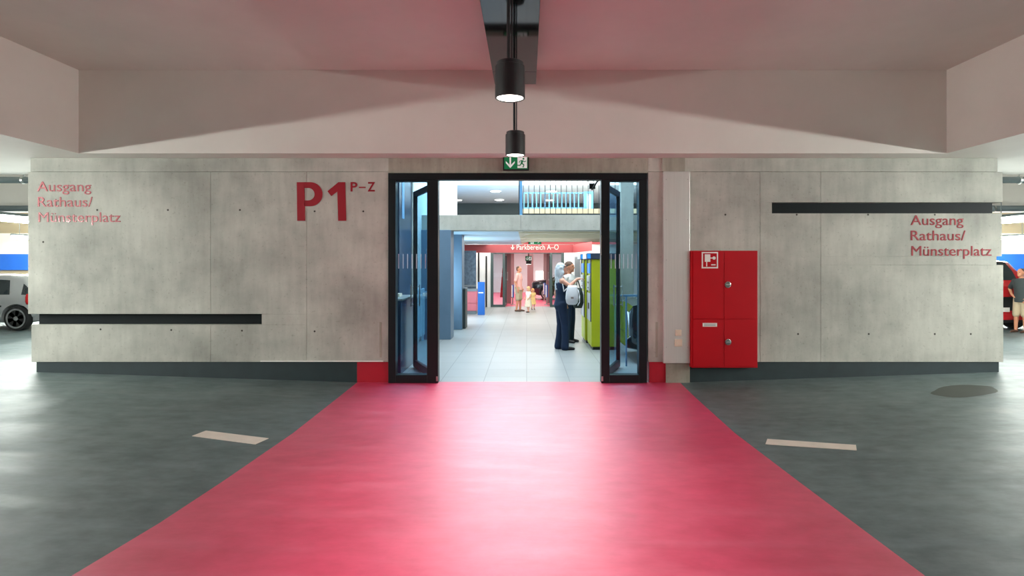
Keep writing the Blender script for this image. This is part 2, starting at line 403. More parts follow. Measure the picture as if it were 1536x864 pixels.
# ------------------------------------------------------------------ STRUCTURE: floors
XL, XR = X(535), X(1030)                       # edges of the red walkway
FOOT = .147
def rise(x, y):
    if x < XL: t = (XL-x)/4.55
    elif x > XR: t = (x-XR)/4.4
    else: t = 0
    r = FOOT*min(1, max(0, t))
    return r*(1 if y < 9.3 else max(0, 1-(y-9.3)/1.5))
def floor_strip(name, mt, xs, ys, zoff=0.0):
    mb = MB(); n = len(ys)
    v = []
    for x in xs:
        for y in ys: xx = x(y) if callable(x) else x; v.append((xx, y, rise(xx, y)+zoff))
    f = [(i*n+j, (i+1)*n+j, (i+1)*n+j+1, i*n+j+1) for i in range(len(xs)-1) for j in range(n-1)]
    mb.add(v, f); return mb
ysf = [-12, -6, 0, 2.4, 3.15, 3.79, 4.51, 5.1, 5.8, 6.6, 7.4, W, W+.5, 9.3, 10.8, 14, 20, 26, 34]
def interp(t, pts):
    if t <= pts[0][0]: return pts[0][1]
    for (a, u), (b, v) in zip(pts[:-1], pts[1:]):
        if t <= b: return u+(v-u)*(t-a)/(b-a)
    return pts[-1][1]
def edge_l(y): return interp(y, ((2.4, -2.49), (3.15, -2.474), (3.79, -2.405), (4.51, -2.37), (5.8, -2.34), (7.4, -2.39), (8.2, -2.42)))
def edge_r(y): return interp(y, ((2.4, 2.19), (3.15, 2.168), (4.51, 2.12), (5.8, 2.085), (7.4, 2.14), (8.2, 2.19)))
fl = floor_strip('floor', None, [-26, -14, XL-4.55, -5, XL-.10, edge_l], ysf)
fr = floor_strip('floor', None, [edge_r, XR+.02, 4.5, XR+4.4, 14, 26], ysf); fl.add(fr.v, fr.f)
floor = struct(fl.build('floor', M['floor_dark']))
fred = floor_strip('floor_walkway', None, [edge_l, -1, 1, edge_r], [y for y in ysf if y < W-.01]+[W+.06])
struct(fred.build('floor_walkway', M['floor_red']))
hf = MB(); hf.box(-6.9, 6.7, W+.06, 22.9, -.2, 0.0)
struct(hf.build('floor_hall', M['floor_tile']))
ff = MB(); ff.box(-3.2, 3.2, 22.9, 34, -.2, 0.0); struct(ff.build('floor_far_walkway', M['floor_red']))
# worn patch of newer screed at the right
pv = []
for i in range(28):
    t = 2*math.pi*i/28; rx = 1.0 if math.cos(t) > 0 else 1.25
    px = 1452+44*rx*math.cos(t)*(1+.06*math.sin(5*t)); py = 582+8*math.sin(t)*(1+.1*math.cos(3*t))
    d = (EYE-FOOT)*F/(py-395); pv.append((X(px, d), d, rise(X(px, d), d)+.003))
pm = MB(); pm.add(pv, [tuple(range(28))]); pm.build('screed_patch', M['patch'], floor)

# floor markings
def marking(pts, label):
    c = []
    for px, py in pts:
        d = EYE*F/(py-395)
        for _ in range(6): d = (EYE-rise(X(px, d), d))*F/(py-395)
        c.append((X(px, d), d, rise(X(px, d), d)))
    mb = MB(); mb.add([(a, b, z+.001) for a, b, z in c]+[(a, b, z+.005) for a, b, z in c],
                      [(3, 2, 1, 0), (4, 5, 6, 7), (0, 1, 5, 4), (1, 2, 6, 5), (2, 3, 7, 6), (3, 0, 4, 7)])
    o = mb.build('floor_marking', M['marking'])
    return props(o, label, 'floor marking', 'white dashes on the parking floor')
marking([(288, 654.5), (383, 667), (403, 658), (309, 646.5)], 'white painted dash on the grey floor left of the red walkway')
marking([(1148, 667), (1285, 676), (1284, 668), (1151, 659)], 'white painted dash on the grey floor right of the red walkway')

# ------------------------------------------------------------------ STRUCTURE: concrete wall with the portal
TH = .40
zT, zB, zJ = 3.20, Z(543), Z(257.5)
def slab(mb, px0, px1, z0, z1, y0=W, y1=W+TH): mb.box(X(px0), X(px1), y0, y1, z0, z1)
G = .14                                          # half of a formwork joint, px
wl = MB()
gz0, gz1 = Z(487), Z(471)
for a, b in ((42, 316), (316, 460), (460, 582.5)):
    a2 = a+G if a > 42 else a; b2 = b-G if b < 582 else b
    if b <= 316 or a < 392:
        if b <= 316:
            slab(wl, a2, b2, gz1, zJ-.004); slab(wl, a2+(5 if a == 42 else 0), b2, zB, gz0)
        else:
            slab(wl, a2, b2, gz1, zJ-.004); slab(wl, a2, b2, zB, gz0); slab(wl, 392.5, b2, gz0, gz1)
    else: slab(wl, a2, b2, zB, zJ-.004)
slab(wl, 45, 582.5, zJ, zT, W+.006)
wallL = struct(wl.build('wall_left', M['concrete'], bevel=.004))
bk = MB(); slab(bk, 50, 470, gz0-.02, gz1+.02, W+.10, W+.2); bk.build('groove_lining', M['groove'], wallL)
bj = MB(); slab(bj, 60, 560, zB+.01, gz0-.03, W+.02, W+.3); slab(bj, 60, 560, gz1+.03, zT-.05, W+.02, W+.3); bj.build('joint_backing', M['joint'], wallL)

wr = MB(); rz0, rz1 = Z(320), Z(303.5)
nz0, nz1 = Z(397.5), Z(384.5)
for a, b in ((972, 996), (996, 1140), (1140, 1231), (1231, 1504)):
    a2 = a+G; b2 = b-G if b < 1500 else b
    if a < 1100: slab(wr, a2, b2, zB, zJ-.004)
    elif a == 1140:
        slab(wr, a2, b2, zB, rz0); slab(wr, a2, b2, rz1, zJ-.004); slab(wr, a2, 1158, rz0, rz1)
    elif b < 1500: slab(wr, a2, b2, zB, rz0); slab(wr, a2, b2, rz1, zJ-.004)
    else:
        slab(wr, a2, b2, rz1, zJ-.004); slab(wr, a2, b2-1, nz1, rz0); slab(wr, a2, b2-9, nz0, nz1); slab(wr, a2, b2+1, zB, nz0)
slab(wr, 972, 1497, zJ, zT, W+.006)
wallR = struct(wr.build('wall_right', M['concrete'], bevel=.004))
bk = MB(); slab(bk, 1150, 1497, rz0-.02, rz1+.02, W+.10, W+.2); bk.build('groove_lining', M['groove'], wallR)
bj = MB(); slab(bj, 990, 1480, zB+.01, rz0-.03, W+.02, W+.3); slab(bj, 990, 1480, rz1+.03, zT-.05, W+.02, W+.3); bj.build('joint_backing', M['joint'], wallR)
li = MB(); slab(li, 582.5, 972, Z(259.5), zT, W+.003)
li.box(-6.9, 6.7, W+TH-.15, W+TH, zT, 6.2)
lint = struct(li.build('wall_front', M['concrete_band'], bevel=.003))
# red bounce edge strip over the door frame
# tie holes of the formwork
hole = None
def tie(px, py, wall):
    global hole
    c = (X(px), W-.001, Z(py))
    if hole is None:
        mb = MB(); mb.lathe([(.012, 0), (.014, -.0012), (.009, -.002), (.006, -.001)], (0, 0, 0), 14, 'y'); hole = mb.mesh('tie_hole'); hole.materials.append(M['joint'])
    o = bpy.data.objects.new('tie_hole', hole); COL.objects.link(o); o.location = c; o.parent = wall
for px, py in ((65, 363), (146, 315), (252, 315), (360, 315), (151, 494), (257, 495), (363, 496), (472, 317), (472, 497), (545, 317)): tie(px, py, wallL)
for px, py in ((1088, 322), (1195, 322), (1302, 322), (1402, 322), (1197, 501), (1303, 501), (1402, 501), (1456, 501)): tie(px, py, wallR)
# skirting
sk = MB(); sk.add([], [])
def skirt(px0, px1, name, mt, y=W+.02):
    mb = MB(); x0, x1 = X(px0), X(px1)
    v = []
    for x in (x0, x1):
        zf = rise(x, W)
        v += [(x, y, zf), (x, y+.2, zf), (x, y+.2, zB+.01), (x, y, zB+.01)]
    mb.add(v, [(0, 1, 2, 3), (4, 7, 6, 5), (0, 3, 7, 4), (3, 2, 6, 7), (2, 1, 5, 6), (1, 0, 4, 5)])
    return struct(mb.build(name, mt))
skirt(53, 535, 'baseboard_left', M['skirt_dark']); skirt(535, 583, 'baseboard_left_red', M['skirt_red'])
skirt(974, 999, 'baseboard_right_red', M['skirt_red']); skirt(1034, 1500, 'baseboard_right', M['skirt_dark'])
mb = MB(); mb.box(X(391), X(575), W-.012, W+.02, Z(542.5), Z(541)); struct(mb.build('trim_ledge', M['white']))
mb = MB(); slab(mb, 999, 1034.5, 0, zB, W-.01, W+.2); struct(mb.build('trim_column_base', M['concrete_band']))
mb = MB(); slab(mb, 993, 1027, zJ, zT, W-.02, W+.1); struct(mb.build('trim_column_head', M['concrete_band']))
for i, px in enumerate((985, 571)):
    mb = MB(); slab(mb, px-1.6, px+1.6, Z(536), Z(483), W-.004, W+.01)
    mb.build('slot_cover', M['concrete_band'], wallR if i == 0 else wallL, bevel=.002)

# ------------------------------------------------------------------ STRUCTURE: ceiling with coffers
BF = W-.35; CZ = 4.337
cxl, cxr = X(118, BF), X(1420, BF)
ce = MB()
ce.box(-26, 26, -13, BF, CZ, 4.6)
for a, b in ((-26, -6.95), (6.75, 26)): ce.box(a, b, 9.8, 27, CZ, 4.6)
struct(ce.build('ceiling', M['ceiling']))
ce = MB(); ce.box(-26, 26, BF, W+TH, zT, 4.6)                       # beam over the wall
struct(ce.build('ceiling_beam_front', M['ceiling']))
ce = MB(); ce.box(-26, -6.95, W+TH, 9.8, zT, 4.6); ce.box(6.75, 26, W+TH, 9.8, zT, 4.6); struct(ce.build('ceiling_beam_rear', M['ceiling']))
ce = MB(); ce.box(cxl-1.2, cxl, -9, BF, zT, 4.6); struct(ce.build('ceiling_beam_left', M['ceiling']))
ce = MB(); ce.box(cxr, cxr+1.2, -9, BF, zT, 4.6)
struct(ce.build('ceiling_beam_right', M['ceiling']))
ce = MB(); ce.box(-26, 26, -10, -9, zT, CZ); struct(ce.build('ceiling_beam_back', M['ceiling']))
ce = MB()
for s in (-1, 1):
    a, b = (-26, -6.95) if s < 0 else (6.75, 26)
    ce.box(a, b, 15.4, 17.2, zT, CZ)
struct(ce.build('ceiling_beam_aisle', M['ceiling']))
# far walls of the parking deck
mb = MB(); mb.box(-26, 26, -13.2, -13, 0, 4.6); struct(mb.build('wall_back', M['concrete_band']))
for s, nm in ((-1, 'wall_side_left'), (1, 'wall_side_right')):
    mb = MB(); mb.box(26*s-.1, 26*s+.1, -13, 27, 0, 4.6); struct(mb.build(nm, M['concrete_band']))
    a, b = (-26, -6.95) if s < 0 else (6.75, 26)
    mb = MB(); mb.box(a, b, 22.0, 22.2, 0, 4.6)
    o = struct(mb.build('wall_aisle_left' if s < 0 else 'wall_aisle_right', M['tan']))
    mb = MB(); mb.box(a, b, 21.93, 22.0, Z(405 if s < 0 else 425, 22), Z(381, 22)); mb.build('blue_panel', M['sheet_blue'], o)
    mb = MB(); mb.box(a, b, 21.95, 22.0, Z(381, 22), Z(350, 22)); mb.build('cream_panel', M['sheet_cream'], o)
    # side wall of the hall towards the aisle
    xx = -6.95 if s < 0 else 6.70
    mb = MB(); mb.box(xx-.02, xx+.02, W+TH, 27, 0, 6.2); struct(mb.build('wall_hall_left' if s < 0 else 'wall_hall_right', M['hall_white']))

# ------------------------------------------------------------------ STRUCTURE: hall
AL = -2.35
mb = MB(); mb.box(AL-.1, AL, 10.7, 11.85, 0, 6.2); iw = struct(mb.build('wall_hall_navy', M['navy']))
mb = MB(); mb.box(AL-.02, AL+.006, 10.93, 11.12, 2.55, 4.2); mb.build('slit_window', M['rail_blue'], iw)
mb = MB(); mb.box(AL-.1, AL, 11.95, 19.6, 0, 6.2); struct(mb.build('wall_hall_inner', M['hall_white']))
mb = MB(); mb.box(AL-.1, AL, 19.6, 22.6, 0, 2.447); struct(mb.build('wall_hall_inner_rear', M['hall_white']))
mb = MB(); mb.box(-6.9, AL-.12, 10.6, 10.7, 0, 6.2)
nv = struct(mb.build('wall_navy', M['navy']))
mb = MB(); mb.box(AL-.1, AL+.02, 11.85, 11.95, 0, 6.2); struct(mb.build('trim_1', M['concrete_hall']))
def fin(px0, px1, py, name, top, w=None):
    d = EYE*F/(py-395); x1 = X(px1, d)
    mb = MB(); mb.box(AL-.05, x1, d, d+.55, 0, top); return struct(mb.build(name, M['blue_fin'], bevel=.008)), d
fin(656, 676, 509.5, 'column_1', 2.445); fin(676, 693, 494.5, 'column_2', 2.445)
GB = 12.98
mb = MB(); mb.box(-6.9, X(781, GB), GB, GB+.45, Z(345.5, GB), Z(322.5, GB)); mb.box(X(781, GB)+.004, 6.6, GB, GB+.45, Z(345.5, GB), Z(322.5, GB))
struct(mb.build('beam_gallery', M['concrete_hall'], bevel=.004))
GU = Z(345.5, GB)
mb = MB(); mb.box(-6.9, X(780, 17), GB+.45, 22.6, GU, GU+.3); struct(mb.build('ceiling_gallery_left', M['hall_blue']))
mb = MB(); mb.box(X(780, 17), 6.6, GB+.45, 22.6, GU+.12, GU+.3)
for k, y in enumerate((14.4, 17.0, 19.8)): mb.box(X(780, 17), 6.6, y, y+.25, GU, GU+.15)
mb.prism([(X(780, 17), GU), (X(780, 17)+.35, GU+.14), (X(780, 17), GU+.14)], 'y', GB+.45, 22.6)
struct(mb.build('ceiling_gallery_right', mat('gallery_ceiling_tan', rgb(236, 226, 204), .7, var=.03)))
# upper storey
mb = MB(); mb.box(-6.9, 6.6, 20.8, 27, 4.5, 4.7); struct(mb.build('ceiling_upper', mat('upper_ceiling_grey', rgb(186, 190, 198), .7)))
mb = MB(); mb.box(-6.9, 6.6, 20.7, 20.8, 4.5, 6.2); struct(mb.build('wall_upper_fascia', M['hall_white']))
mb = MB(); mb.box(-6.9, 6.6, 27, 27.1, 2.6, 4.7); struct(mb.build('wall_upper_rear', M['grey_dark']))
mb = MB(); mb.box(-6.9, 6.6, 22.6, 27, 2.6, 2.75); struct(mb.build('floor_upper', M['concrete_hall']))
mb = MB(); mb.box(-6.9, 6.6, W+TH-.1, 20.7, 6.2, 6.3); struct(mb.build('skylight', M['skylight']))
mb = MB(); mb.box(X(784, 17), 6.5, 17, 17.35, Z(321, 17), Z(313, 17)); struct(mb.build('beam_bridge', M['tan']))
# right hand side of the hall
mb = MB(); mb.box(X(931, 12.7), X(950.5, 12.7), 12.7, 12.95, 0, 2.46 if False else 6.2); struct(mb.build('column_3', M['concrete_hall'], bevel=.01))
mb = MB(); mb.box(4.4, 4.5, W+TH, 22.6, 0, 6.2); struct(mb.build('wall_hall_east', M['navy']))
# end wall of the hall round the second portal
E = 22.6
ex0, ex1, ezt = X(736, E), X(846, E), Z(377.5, E)
mb = MB(); mb.box(-6.9, ex0, E, E+.3, 0, GU); mb.box(ex1, 6.6, E, E+.3, 0, GU); mb.box(ex0, ex1, E, E+.3, ezt, GU)
endw = struct(mb.build('wall_end', M['hall_white']))
for px, a, b in ((718, 379, 424), (729.5, 384, 462)):
    m_ = MB(); m_.box(X(px-1.2, E), X(px+1.2, E), E-.02, E, Z(b, E), Z(a, E)); m_.build('dark_slot', M['black'], endw)
m_ = MB(); m_.box(X(862, E), X(870, E), E-.03, E, Z(415, E), Z(385, E)); m_.build('notice_panel', M['grey'], endw)
mb = MB(); fz0, fz1 = Z(379, 21.9), Z(367, 21.9)
mb.box(X(690, 21.9), X(761.5, 21.9), 21.9, 22.0, fz0, fz1); mb.box(X(761.6, 21.9), X(859, 21.9), 21.9, 22.0, fz0, fz1)
mb.prism([(X(859, 21.9), 21.9), (X(859, 21.9)+.08, 21.98), (X(888, 18.6), 18.68), (X(888, 18.6), 18.6)], 'z', fz0, fz1)
fas = struct(mb.build('trim_fascia', M['fascia_red']))
# second parking deck beyond the far portal
mb = MB(); mb.box(-7, 7, E+.3, 34, 2.62, 2.8); struct(mb.build('ceiling_far', M['ceiling']))
mb = MB(); mb.box(-7, 7, 34, 34.2, 0, 2.7); struct(mb.build('wall_far', M['machine_grey']))
mb = MB(); mb.box(-7, -6.8, E+.3, 34, 0, 2.7); mb.box(6.8, 7, E+.3, 34, 0, 2.7); struct(mb.build('wall_far_sides', M['hall_white']))
mb = MB(); mb.box(-6.8, -3.2, E+.3, 34, -.2, -.004); mb.box(3.2, 6.8, E+.3, 34, -.2, -.004); struct(mb.build('floor_far', M['floor_dark']))
mb = MB(); mb.box(-4, 4, 24.2, 24.6, Z(400, 24.2) if False else 2.25, 2.62); mb.box(-4, 4, 28, 28.4, 2.25, 2.62); struct(mb.build('beam_far', M['fascia_red']))
for i, (p0, p1, d) in enumerate(((757, 766.5, 24.6), (766.5, 771, 28.5), (819.5, 828, 24.6), (815.5, 819.5, 28.5), (791, 800, 31))):
    mb = MB(); mb.box(X(p0, d), X(p1, d), d, d+.35, 0, 2.62); struct(mb.build('column_%d' % (i+4), M['column_rose']))
mb = MB(); mb.box(X(804, 33.6), X(817, 33.6), 33.95, 34.0, Z(424, 33.6), Z(407, 33.6)); struct(mb.build('bright_spot_panel', mat('bright_spot_glow', (1, 1, 1, 1), emis=(1, .95, .82, 1), estr=1.3)))  # glowing panel put in for the bright spot on the far wall

# ------------------------------------------------------------------ the big glazed portal
def bars(mb, x0, x1, y0, y1, zs): pass
def portal(name, px, zt, d, fm, gm, stile, deep, leafs, thing_label=None):
    """px = outer left, glass left, glass right, opening left, opening right, glass left, glass right, outer right"""
    root = bpy.data.objects.new(name, None); COL.objects.link(root); root.location = (0, d, 0); struct(root)
    x = [X(p, d) for p in px]; hh = .095*stile; rail = .115*stile
    y0, y1 = d-.03, d+deep
    f = MB(); f.box(x[0], x[7], y0, y1, zt-hh, zt)
    f.build('header', fm, root, bevel=.004)
    for a, b, c_, e in ((0, 1, 2, 3), (7, 6, 5, 4)):
        f = MB(); xa, xb = sorted((x[a], x[b])); f.box(xa, xb, y0, y1, .0, zt-hh)
        xa, xb = sorted((x[c_], x[e])); f.box(xa, xb, y0, y1, .0, zt-hh)
        xa, xb = sorted((x[b], x[c_])); f.box(xa, xb, y0, y1, .0, rail); f.box(xa, xb, y0+.01, y1-.01, zt-hh-.02, zt-hh)
        sf = f.build('sidelight_frame', fm, root, bevel=.004)
        g = MB(); g.box(xa-.005, xb+.005, d+.03, d+.042, rail, zt-hh-.01); g.build('sidelight_glass', gm, sf)
        ms = MB(); n = 7
        for k in range(n):
            xx = xa+(k+.5)*(xb-xa)/n; ms.box(xx-.006*stile, xx+.006*stile, d+.026, d+.0295, zt*.545, zt*.615)
        ms.build('etched_marks', M['etch'], sf)
    for hx, hd, fx, fd in leafs:
        p0 = Vector((hx, hd, 0)); p1 = Vector((fx, fd, 0)); u = (p1-p0).normalized(); L_ = (p1-p0).length
        nn = Vector((-u.y, u.x, 0)); t = .028
        def bx(mb, a0, a1, z0, z1, th=t):
            q = [p0+u*a0-nn*th, p0+u*a1-nn*th, p0+u*a1+nn*th, p0+u*a0+nn*th]
            mb.prism([(v.x, v.y) for v in q], 'z', z0, z1)
        f = MB(); s_ = .085*stile; zz = zt-hh-.02
        bx(f, 0, s_, .015, zz); bx(f, L_-s_, L_, .015, zz); bx(f, s_, L_-s_, .015, .015+rail); bx(f, s_, L_-s_, zz-s_, zz)
        lf = f.build('door_leaf', fm, root, bevel=.003)
        g = MB(); bx(g, s_-.005, L_-s_+.005, .01+rail, zz-s_+.005, .006); g.build('leaf_glass', gm, lf)
        h = MB()
        for sg in (-1, 1):
            q = p0+u*(L_-s_*.5)+nn*sg*.07; h.tube((q.x, q.y, 1.0), (q.x, q.y, 1.35), .011, n=10)
            for zz2 in (1.03, 1.32): w0 = p0+u*(L_-s_*.5)+nn*sg*.02; h.tube((w0.x, w0.y, zz2), (q.x, q.y, zz2), .008, n=8)
        h.build('pull_handle', M['steel_plain'], lf)
    return root
door1 = portal('door_1', (583, 594, 641, 657.5, 901.5, 914, 958, 970), Z(260), W, M['frame'], M['glass'], 1.0, .12,
       ((X(650, 8.45), 8.45, X(622, 9.5), 9.5), (X(906, 8.45), 8.45, X(928, 9.5), 9.5)))
mb = MB(); mb.box(X(901)-.004, X(901)+.010, W-.036, W-.028, Z(383), Z(353)); mb.build('edge_plate', M['steel_plain'], door1)
for px in (656, 903):
    mb = MB(); mb.box(X(px)-.012, X(px)+.012, W-.04, W-.028, Z(571), Z(564)); mb.build('floor_pivot', M['steel_plain'], door1)
mb = MB(); yy = 8.9
mb.box(X(884, yy), X(893, yy), yy, yy+.06, Z(283, yy), Z(275, yy)); mb.tube((X(888, yy), yy, Z(284, yy)), (X(898, yy), yy-.4, Z(268, yy)), .014, n=10)
mb.tube((X(880, yy), yy, Z(270, yy)), (X(892, yy), yy, Z(266, yy)), .03, n=12)
mb.build('door_closer', M['frame'], door1)
door2 = portal('door_2', (736, 740, 754, 757.5, 825, 828.5, 842, 846), ezt, E, M['frame_grey'], M['glass_clear'], .75, .10,
       ((X(756.5, E), E+.15, X(757, E)+.02, E+1.0), (X(826.5, E), E+.15, X(826.2, E), E+1.0)))

# ------------------------------------------------------------------ dark duct and pendant lamps
DZ = 4.0
dt = thing('cable_duct', 'long dark mirror-finish duct running under the ceiling above the walkway', 'duct', (X(773, 7.45), 2, CZ))
dx0, dx1 = X(742, 7.45), X(804, 7.45)
mb = MB(); mb.box(dx0, dx1, -8.9, 6.96, DZ, CZ-.002); mb.build('duct_body', M['duct'], dt, bevel=.004)
mb = MB(); mb.box(dx0, dx1, 6.966, 7.45, DZ, CZ-.002); mb.build('end_section', M['duct'], dt, bevel=.004)

def pendant(x, d, label):
    zb = 2.966
    t = thing('pendant_lamp', label, 'lamp', (x, d, DZ), 0, 'pendant lamps above the walkway')
    mb = MB(); mb.lathe([(.100, .275), (.104, .27), (.104, .245), (.115, .24), (.115, .0), (.108, -.004), (.104, 0), (.100, .03)], (x, d, zb), 40)
    mb.build('lamp_housing', M['lamp_black'], t, smooth=False)
    mb = MB(); mb.lathe([(.098, .012), (.100, .010), (.100, .004), (.06, .0)], (x, d, zb), 32); mb.build('lamp_lens', M['lamp_glow'], t)
    mb = MB(); mb.tube((x-.012, d, zb+.27), (x-.012, d, DZ-.0), .014, n=14); mb.build('rod', M['lamp_black'], t)
    mb = MB(); mb.tube((x+.014, d, zb+.27), (x+.014, d, DZ-.0), .007, n=10); mb.build('cable', M['lamp_black'], t)
    mb = MB(); mb.lathe([(.06, 0), (.06, -.02), (.03, -.035)], (x, d, DZ), 24); mb.build('ceiling_rose', M['lamp_black'], t)
    l = bpy.data.lights.new('lamp_light', 'SPOT'); l.energy = 185; l.color = (1, .93, .84); l.spot_size = math.radians(76); l.spot_blend = .9; l.shadow_soft_size = .08
    o = bpy.data.objects.new('lamp_light', l); COL.objects.link(o); o.location = (x, d, zb-.03)
    return t
pendant(X(765, 4.45), 4.45, 'black cylinder pendant lamp, larger and nearer one, above the red walkway')
pendant(X(773, 6.8), 6.8, 'black cylinder pendant lamp hanging just before the green exit sign')
pendant(X(765, 4.45), 2.1, 'black cylinder pendant lamp above the walkway next to the viewer')
pendant(X(765, 4.45), -.4, 'black cylinder pendant lamp above the walkway behind the viewer')

# ------------------------------------------------------------------ exit signs
def man_poly(cx, cz, s):
    """running figure made of bars: list of polygons in (x, z)"""
    def bar(x0, z0, x1, z1, w):
        dx, dz = x1-x0, z1-z0; l = math.hypot(dx, dz); nx, nz = -dz/l*w/2, dx/l*w/2
        return [(cx+s*(x0+nx), cz+s*(z0+nz)), (cx+s*(x1+nx), cz+s*(z1+nz)), (cx+s*(x1-nx), cz+s*(z1-nz)), (cx+s*(x0-nx), cz+s*(z0-nz))]
    P = [bar(.02, .18, -.06, -.08, .16), bar(-.06, -.08, .14, -.2, .09), bar(.14, -.2, .06, -.42, .08), bar(-.06, -.08, -.2, -.26, .09), bar(-.2, -.26, -.4, -.24, .08),
         bar(.02, .16, .22, .05, .06), bar(.22, .05, .32, .14, .05), bar(.0, .16, -.2, .12, .06), bar(-.2, .12, -.26, -.02, .05)]
    P.append([(cx+s*(.1+.085*math.cos(2*math.pi*i/10)), cz+s*(.31+.085*math.sin(2*math.pi*i/10))) for i in range(10)])
    return P
def exit_sign(px0, px1, py0, py1, d, label, arrow='down', hang=None, flip=False):
    x0, x1, z0, z1 = X(px0, d), X(px1, d), Z(py1, d), Z(py0, d); w, h = x1-x0, z1-z0
    t = thing('exit_sign', label, 'sign', ((x0+x1)/2, d, z0))
    mb = MB(); mb.box(x0, x1, d, d+.05, z0, z1); mb.build('housing', M['black'], t, bevel=.004)
    b = h*.08
    mb = MB(); mb.box(x0+b, x1-b, d-.004, d+.001, z0+b, z1-b); mb.build('green_face', M['sign_green'], t)
    ca, cm = (x0+w*.28, x0+w*.74) if not flip else (x0+w*.72, x0+w*.27)
    cz = (z0+z1)/2; k = h*.36
    ar = MB()
    if arrow == 'down':
        ar.prism([(ca-k*.14, cz+k), (ca+k*.14, cz+k), (ca+k*.14, cz-k*.5), (ca-k*.14, cz-k*.5)], 'y', d-.007, d-.003)
        ar.prism([(ca, cz-k), (ca+k*.8, cz-k*.1), (ca+k*.8, cz+k*.25), (ca, cz-k*.55)], 'y', d-.007, d-.003)
        ar.prism([(ca, cz-k), (ca, cz-k*.55), (ca-k*.8, cz+k*.25), (ca-k*.8, cz-k*.1)], 'y', d-.007, d-.003)
    else:
        ar.prism([(ca-k, cz-k*.14), (ca+k*.5, cz-k*.14), (ca+k*.5, cz+k*.14), (ca-k, cz+k*.14)], 'y', d-.007, d-.003)
        ar.prism([(ca+k, cz), (ca+k*.1, cz+k*.8), (ca-k*.25, cz+k*.8), (ca+k*.55, cz)], 'y', d-.007, d-.003)
        ar.prism([(ca+k, cz), (ca+k*.55, cz), (ca-k*.25, cz-k*.8), (ca+k*.1, cz-k*.8)], 'y', d-.007, d-.003)
    ar.build('arrow', M['sign_white'], t)
    mb = MB(); mb.box(cm-k*.85, cm+k*.85, d-.007, d-.003, cz-k, cz+k); mb.build('door_field', M['sign_white'], t)
    mb = MB()
    for p in man_poly(cm, cz, k*2.1): mb.prism(p, 'y', d-.010, d-.006)
    mb.build('running_figure', M['sign_green'], t)
    if hang:
        mb = MB(); mb.box((x0+x1)/2-.02, (x0+x1)/2+.02, d+.01, d+.04, z1-.005, hang); mb.build('bracket', M['black'], t)
    return t
exit_sign(754.5, 793.5, 232, 255.5, W-.06, 'green exit sign with down arrow mounted above the glass door')
exit_sign(793, 812, 358.5, 366.5, 20.2, 'green exit sign with right arrow above the red fascia inside the hall', 'right', GU+.12, True)
exit_sign(788, 798, 384, 391.5, 23.6, 'small green exit sign hanging inside the far portal', 'down', 2.62)

# ------------------------------------------------------------------ wall lettering
def lettering(lines, label, mt, d=W, name='wall_lettering', bold=0.0, depth=.006):
    p = lines[0]; t = thing(name, label, 'lettering', (X((p[1]+p[2])/2, d), d, Z(lines[-1][3], d)))
    for s, a, b, base, cap in lines: text_mb(s, a, b, base, cap, d, depth, bold).build('text_line', mt, t, keep=True)
    return t
lettering([('Ausgang', 56, 137, 287, 14.5), ('Rathaus/', 57, 139, 310, 14.5), ('Münsterplatz', 58, 181, 333, 14.5)],
          'red lettering with painted-in sheen Ausgang Rathaus Münsterplatz at the outer end of the left concrete wall', M['letter_red_sheen'], bold=0.0)
lettering([('Ausgang', 1366, 1445, 337.5, 14.5), ('Rathaus/', 1366, 1448, 360.5, 14.5), ('Münsterplatz', 1367, 1487, 383.5, 14.5)],
          'red lettering Ausgang Rathaus Münsterplatz under the dark groove of the right concrete wall', M['letter_red'], bold=0.0)
t = thing('wall_lettering', 'large bold red P1 on the concrete wall left of the door', 'lettering', (X(482), W, Z(331)))
def zp(zx, zy): return (X(420+zx/7.2), Z(240+zy/7.2))
def zpoly(pts): return [zp(*p) for p in pts]
mb = MB()
mb.prism(zpoly([(183, 240), (265, 240), (272, 657), (188, 657)]), 'y', W-.008, W+.002)
out = [(262, 240), (330, 240)]+[(330+130*math.sin(a), 370-130*math.cos(a)) for a in [math.pi*i/16 for i in range(1, 16)]]+[(330, 500), (262, 500)]
inn = [(262, 303), (306, 303)]+[(306+69*math.sin(a), 370-67*math.cos(a)) for a in [math.pi*i/16 for i in range(1, 16)]]+[(306, 437), (262, 437)]
n = len(out)
v = [(zp(*p)[0], W-.008, zp(*p)[1]) for p in out]+[(zp(*p)[0], W-.008, zp(*p)[1]) for p in inn]
v += [(a, W+.002, c) for a, b, c in v]
fs = []
for i in range(n-1):
    fs += [(i, i+1, n+i+1, n+i), (2*n+i, 3*n+i, 3*n+i+1, 2*n+i+1), (i, 2*n+i, 2*n+i+1, i+1), (n+i, n+i+1, 3*n+i+1, 3*n+i)]
mb.add(v, fs); mb.build('letter', M['letter_red'], t)
mb = MB(); mb.prism(zpoly([(632, 240), (705, 240), (715, 657), (630, 657), (621, 340), (555, 390), (514, 338)]), 'y', W-.008, W+.002)
mb.build('numeral', M['letter_red'], t)
lettering([('P', 526, 536, 287, 13.5), ('–', 538.5, 548.5, 286.2, 13.5), ('Z', 551.5, 562.5, 287, 13.5)], 'small red P–Z raised beside the large P1', M['letter_red'], bold=.016)
# white letters on the red fascia
a = text_mb('Parkbereich A–O', 775, 838, 374.5, 7.6, 21.9-.02, .008, .002); a.build('lettering', M['white'], fas)
k = 21.86; mb = MB()
mb.box(X(768.4, k), X(769.6, k), k, k+.015, Z(373, k), Z(366.5, k)); mb.prism([(X(769, k), Z(375, k)), (X(772, k), Z(371, k)), (X(766, k), Z(371, k))], 'y', k, k+.015); mb.build('arrow', M['white'], fas)

